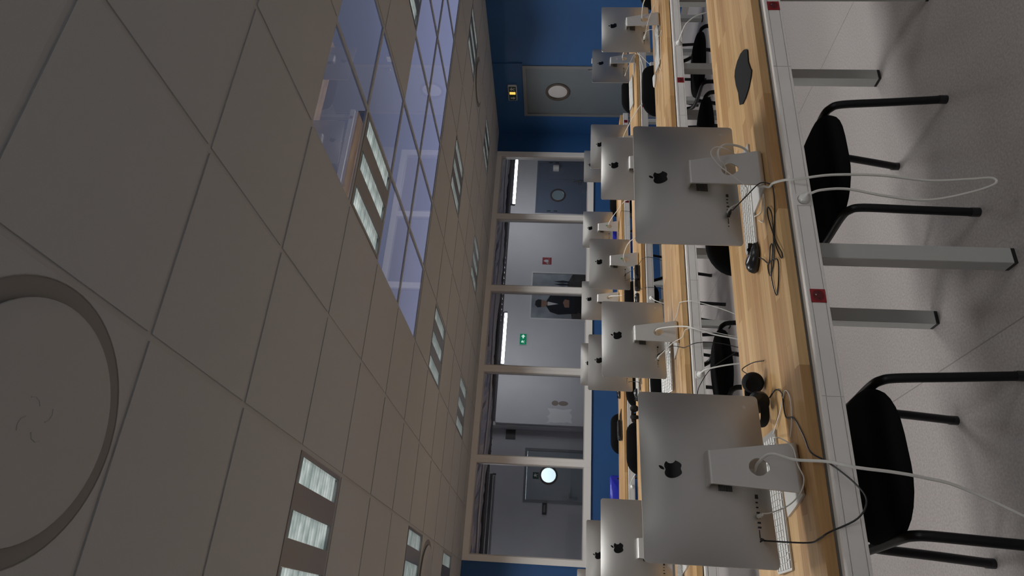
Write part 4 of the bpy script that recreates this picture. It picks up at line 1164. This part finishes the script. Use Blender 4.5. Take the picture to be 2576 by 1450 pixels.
# D
joined_cable('power_cable', [mloc(3, .004, -.034, .123), mloc(3, .03, -.10, .14), mloc(3, .09, -.20, .13), (4.45, 3.66, .80), (4.47, 3.58, .72), (4.46, 3.55, .55)], .0042, M_CABLEW, 'white power cable arching from the computer near the blue wall, second row')
t = joined_cable('power_cable', [(3.78, TY[2] - .033, SZ), (3.80, TY[2] - .08, .67), (3.85, TY[2] - .12, .64), (3.92, TY[2] - .13, .56), (3.98, TY[2] - .12, .42)], .0042, M_CABLEW, 'white plug and cable in the second row trunking near the red socket')
wall_plug(t, 3.78, TY[2], SZ - .001)
joined_cable('keyboard_cable', [mloc(3, -.126, -.05, .115), mloc(3, -.05, -.16, .09), mloc(3, .05, -.25, .03), (4.37, 3.66, .745), (4.37, 3.585, .65)], .0022, M_CABLEW, 'thin white cable from the ports of the computer near the blue wall', ends=[(mloc(3, -.126, -.014, .12), (.4, -1, -.2))])
joined_cable('keyboard_cable', [mloc(3, -.142, -.045, .115), mloc(3, -.12, -.08, .10), mloc(3, -.125, -.09, .05), mloc(3, -.16, -.06, .012), (4.15, 3.83, .755), (4.10, 3.87, .757), (4.02, 3.88, .757), (3.95, 3.92, .757), (3.98, 3.99, .76), (3.90, 3.98, .757), (3.83, 3.93, .757), (3.80, 4.01, .757)], .0020, M_CABLEW, 'tangle of thin white cable on the wood by the white mouse', ends=[(mloc(3, -.142, -.014, .12), (0, -1, -.2))])
# E
joined_cable('power_cable', [mloc(6, .004, -.034, .123), mloc(6, .03, -.10, .135), mloc(6, .08, -.18, .10), (5.49, 5.34, .75), (5.30, 5.31, .70), (5.14, 5.295, .69)], .0042, M_CABLEW, 'white power cable of the computer in front of the grey door')
t = joined_cable('adapter_cable', [(5.48, 5.38, .757), (5.40, 5.31, .72), (5.28, 5.28, .66), (5.22, 5.27, .62)], .0022, M_CABLEW, 'thin white cable with hanging adapter below the third desk row')
obj('adapter_block', B(5.185, 5.235, 5.245, 5.275, .560, .625, .003), M_WHITEPL, t)
joined_cable('keyboard_cable', [mloc(6, -.175, -.05, .105), mloc(6, -.08, -.11, .06), mloc(6, .0, -.14, .02), (5.42, 5.375, .757)], .0022, M_CABLEW, 'thin white plug cable low on the computer in front of the grey door', ends=[(mloc(6, -.175, -.008, .108), (.5, -1, -.3))])
# F
joined_cable('power_cable', [mloc(7, .004, -.034, .123), mloc(7, .04, -.12, .14), mloc(7, .10, -.25, .10), (3.24, 5.30, .72), (3.32, 5.26, .62), (3.42, 5.24, .5)], .0042, M_CABLEW, 'white power cable of the third-row computer with green sticker')
joined_cable('mouse_cable', [mloc(7, -.130, -.05, .115), mloc(7, -.10, -.10, .05), (2.98, 5.42, .757), (2.99, 5.36, .74), (2.98, 5.315, .68), (2.94, 5.30, .58)], .0024, M_BLACKPL, 'black cable from the third-row computer with green sticker over its trunking', ends=[(mloc(7, -.130, -.014, .12), (.2, -1, -.1))])
joined_cable('charging_cable', [mloc(7, -.19, -.04, .115), mloc(7, -.19, -.09, .06), (2.80, 5.50, .76), (2.70, 5.40, .757), (2.69, 5.35, .74), (2.68, 5.315, .66), (2.66, 5.31, .55)], .0022, M_BLACKPL, 'thin black cable running past the black cases on the third row')
t = joined_cable('power_cable', [(2.58, TY[3] - .033, SZ), (2.55, TY[3] - .08, .69), (2.50, TY[3] - .12, .66), (2.46, TY[3] - .13, .55)], .0042, M_CABLEW, 'white plug and curved cable in the third row trunking')
wall_plug(t, 2.58, TY[3], SZ - .001)
t = joined_cable('power_cable', [(5.10, TY[3] - .033, SZ), (5.11, TY[3] - .08, .70), (5.08, TY[3] - .12, .64)], .0042, M_CABLEW, 'white plug on the third row trunking beside a chair back')
wall_plug(t, 5.10, TY[3], SZ - .001)
joined_cable('power_cable', [mloc(8, .004, -.034, .123), mloc(8, .06, -.12, .12), (4.70, 5.34, .745), (4.74, 5.30, .69), (4.80, 5.28, .60)], .0042, M_CABLEW, 'white cable from the third-row computer near the wall corner')
# I, J
joined_cable('power_cable', [mloc(11, .004, -.034, .123), mloc(11, .05, -.13, .12), (4.70, 7.16, .77), (4.72, 7.03, .71), (4.72, 7.0, .62)], .0042, M_CABLEW, 'white power cable of the last-row computer with green sticker')
joined_cable('power_cable', [mloc(12, .004, -.034, .123), mloc(12, .0, -.12, .12), (3.50, 7.18, .76), (3.46, 7.04, .71), (3.44, 7.0, .62)], .0042, M_CABLEW, 'white power cable of the last-row computer before the poster')
joined_cable('mouse_cable', [mloc(11, -.12, -.06, .0), mloc(11, -.10, -.18, .01), (4.60, 7.10, .757), (4.58, 7.04, .72), (4.56, 7.02, .62)], .0024, M_BLACKPL, 'black cable crossing the last row trunking below the green sticker computer')
t = joined_cable('power_cable', [(1.297, TY[4] - .033, SZ), (1.33, TY[4] - .08, .70), (1.40, TY[4] - .12, .66)], .0042, M_CABLEW, 'white plug in the last row trunking beside the blue chair')
wall_plug(t, 1.297, TY[4], SZ - .001)
# N cable heap
joined_cable('mouse_cable', [(1.90, 5.58, .86), (1.88, 5.50, .83), (1.86, 5.48, .78), (1.80, 5.55, .76), (1.85, 5.68, .757), (1.95, 5.62, .757), (1.84, 5.60, .76), (1.98, 5.55, .757), (1.86, 5.50, .757)], .0024, M_BLACKPL, 'heaped black cable beside the half-hidden third-row computer')

# black cases and headphones further back
def pouch(name, c, L, W_, H, rz, label, cat):
    t = thing(name, label, cat, (c[0], c[1], DZ + .0003), rz)
    bm = padded(L / 2, W_ / 2, min(L, W_) * .42, H, .004); obj('case_body', bm, M_MOUSE, t, smooth=True)
    bm = padded(L / 2 * .98, W_ / 2 * .98, min(L, W_) * .40, H * .12, 0); xf(bm, Matrix.Translation((0, 0, H * .5)) @ Matrix.Diagonal((1.03, 1.05, .3, 1)))
    obj('zip_band', bm, M_BLACKRB, t, smooth=True)
    return t
pouch('glasses_case', (2.92, 5.50), .15, .07, .045, .1, 'black case on third row next to the green sticker computer stand', 'case')
pouch('glasses_case', (2.80, 5.515), .12, .06, .045, .1, 'second black case on third row, between first case and mouse', 'case')
pouch('pencil_case', (1.93, 7.28), .24, .08, .05, .25, 'black pencil pouch with a pencil tip on the last desk row', 'case')
o = obj('pencil', cyl(bmesh.new(), (1.86, 7.25, DZ + .03), (1.76, 7.23, DZ + .006), .004, 8, .001), M_PTAN); tag(o, 'pencil tip sticking out of the black pouch, last desk row', 'pencil')
bm = prism(bmesh.new(), rrect(.13, .11, .02, 4), 0, .004); o = obj('mouse_mat', bm, M_BLACKRB, None, (2.05, 7.42, DZ + .0003), (0, 0, .1)); tag(o, 'flat black mouse mat beside the pencil pouch on the last desk row', 'mouse mat')
t = thing('headphones', 'black headphones half hidden behind the computer beside the nearest headphones', 'headphones', (1.68, 5.80, DZ))
obj('ear_cup', earcup((-.04, 0, .04), (1, -.3, 0)), M_BLACKRB, t, smooth=True); obj('ear_cup', earcup((.07, 0, .04), (-1, -.3, 0)), M_BLACKRB, t, smooth=True)
obj('headband', sweep(bmesh.new(), catmull([(-.045, 0, .04), (-.05, .05, .045), (.015, .10, .045), (.08, .05, .045), (.075, 0, .04)], 6), .004, 8, ry=.012), M_BLACKRB, t, smooth=True)
print('objects', len(bpy.data.objects))
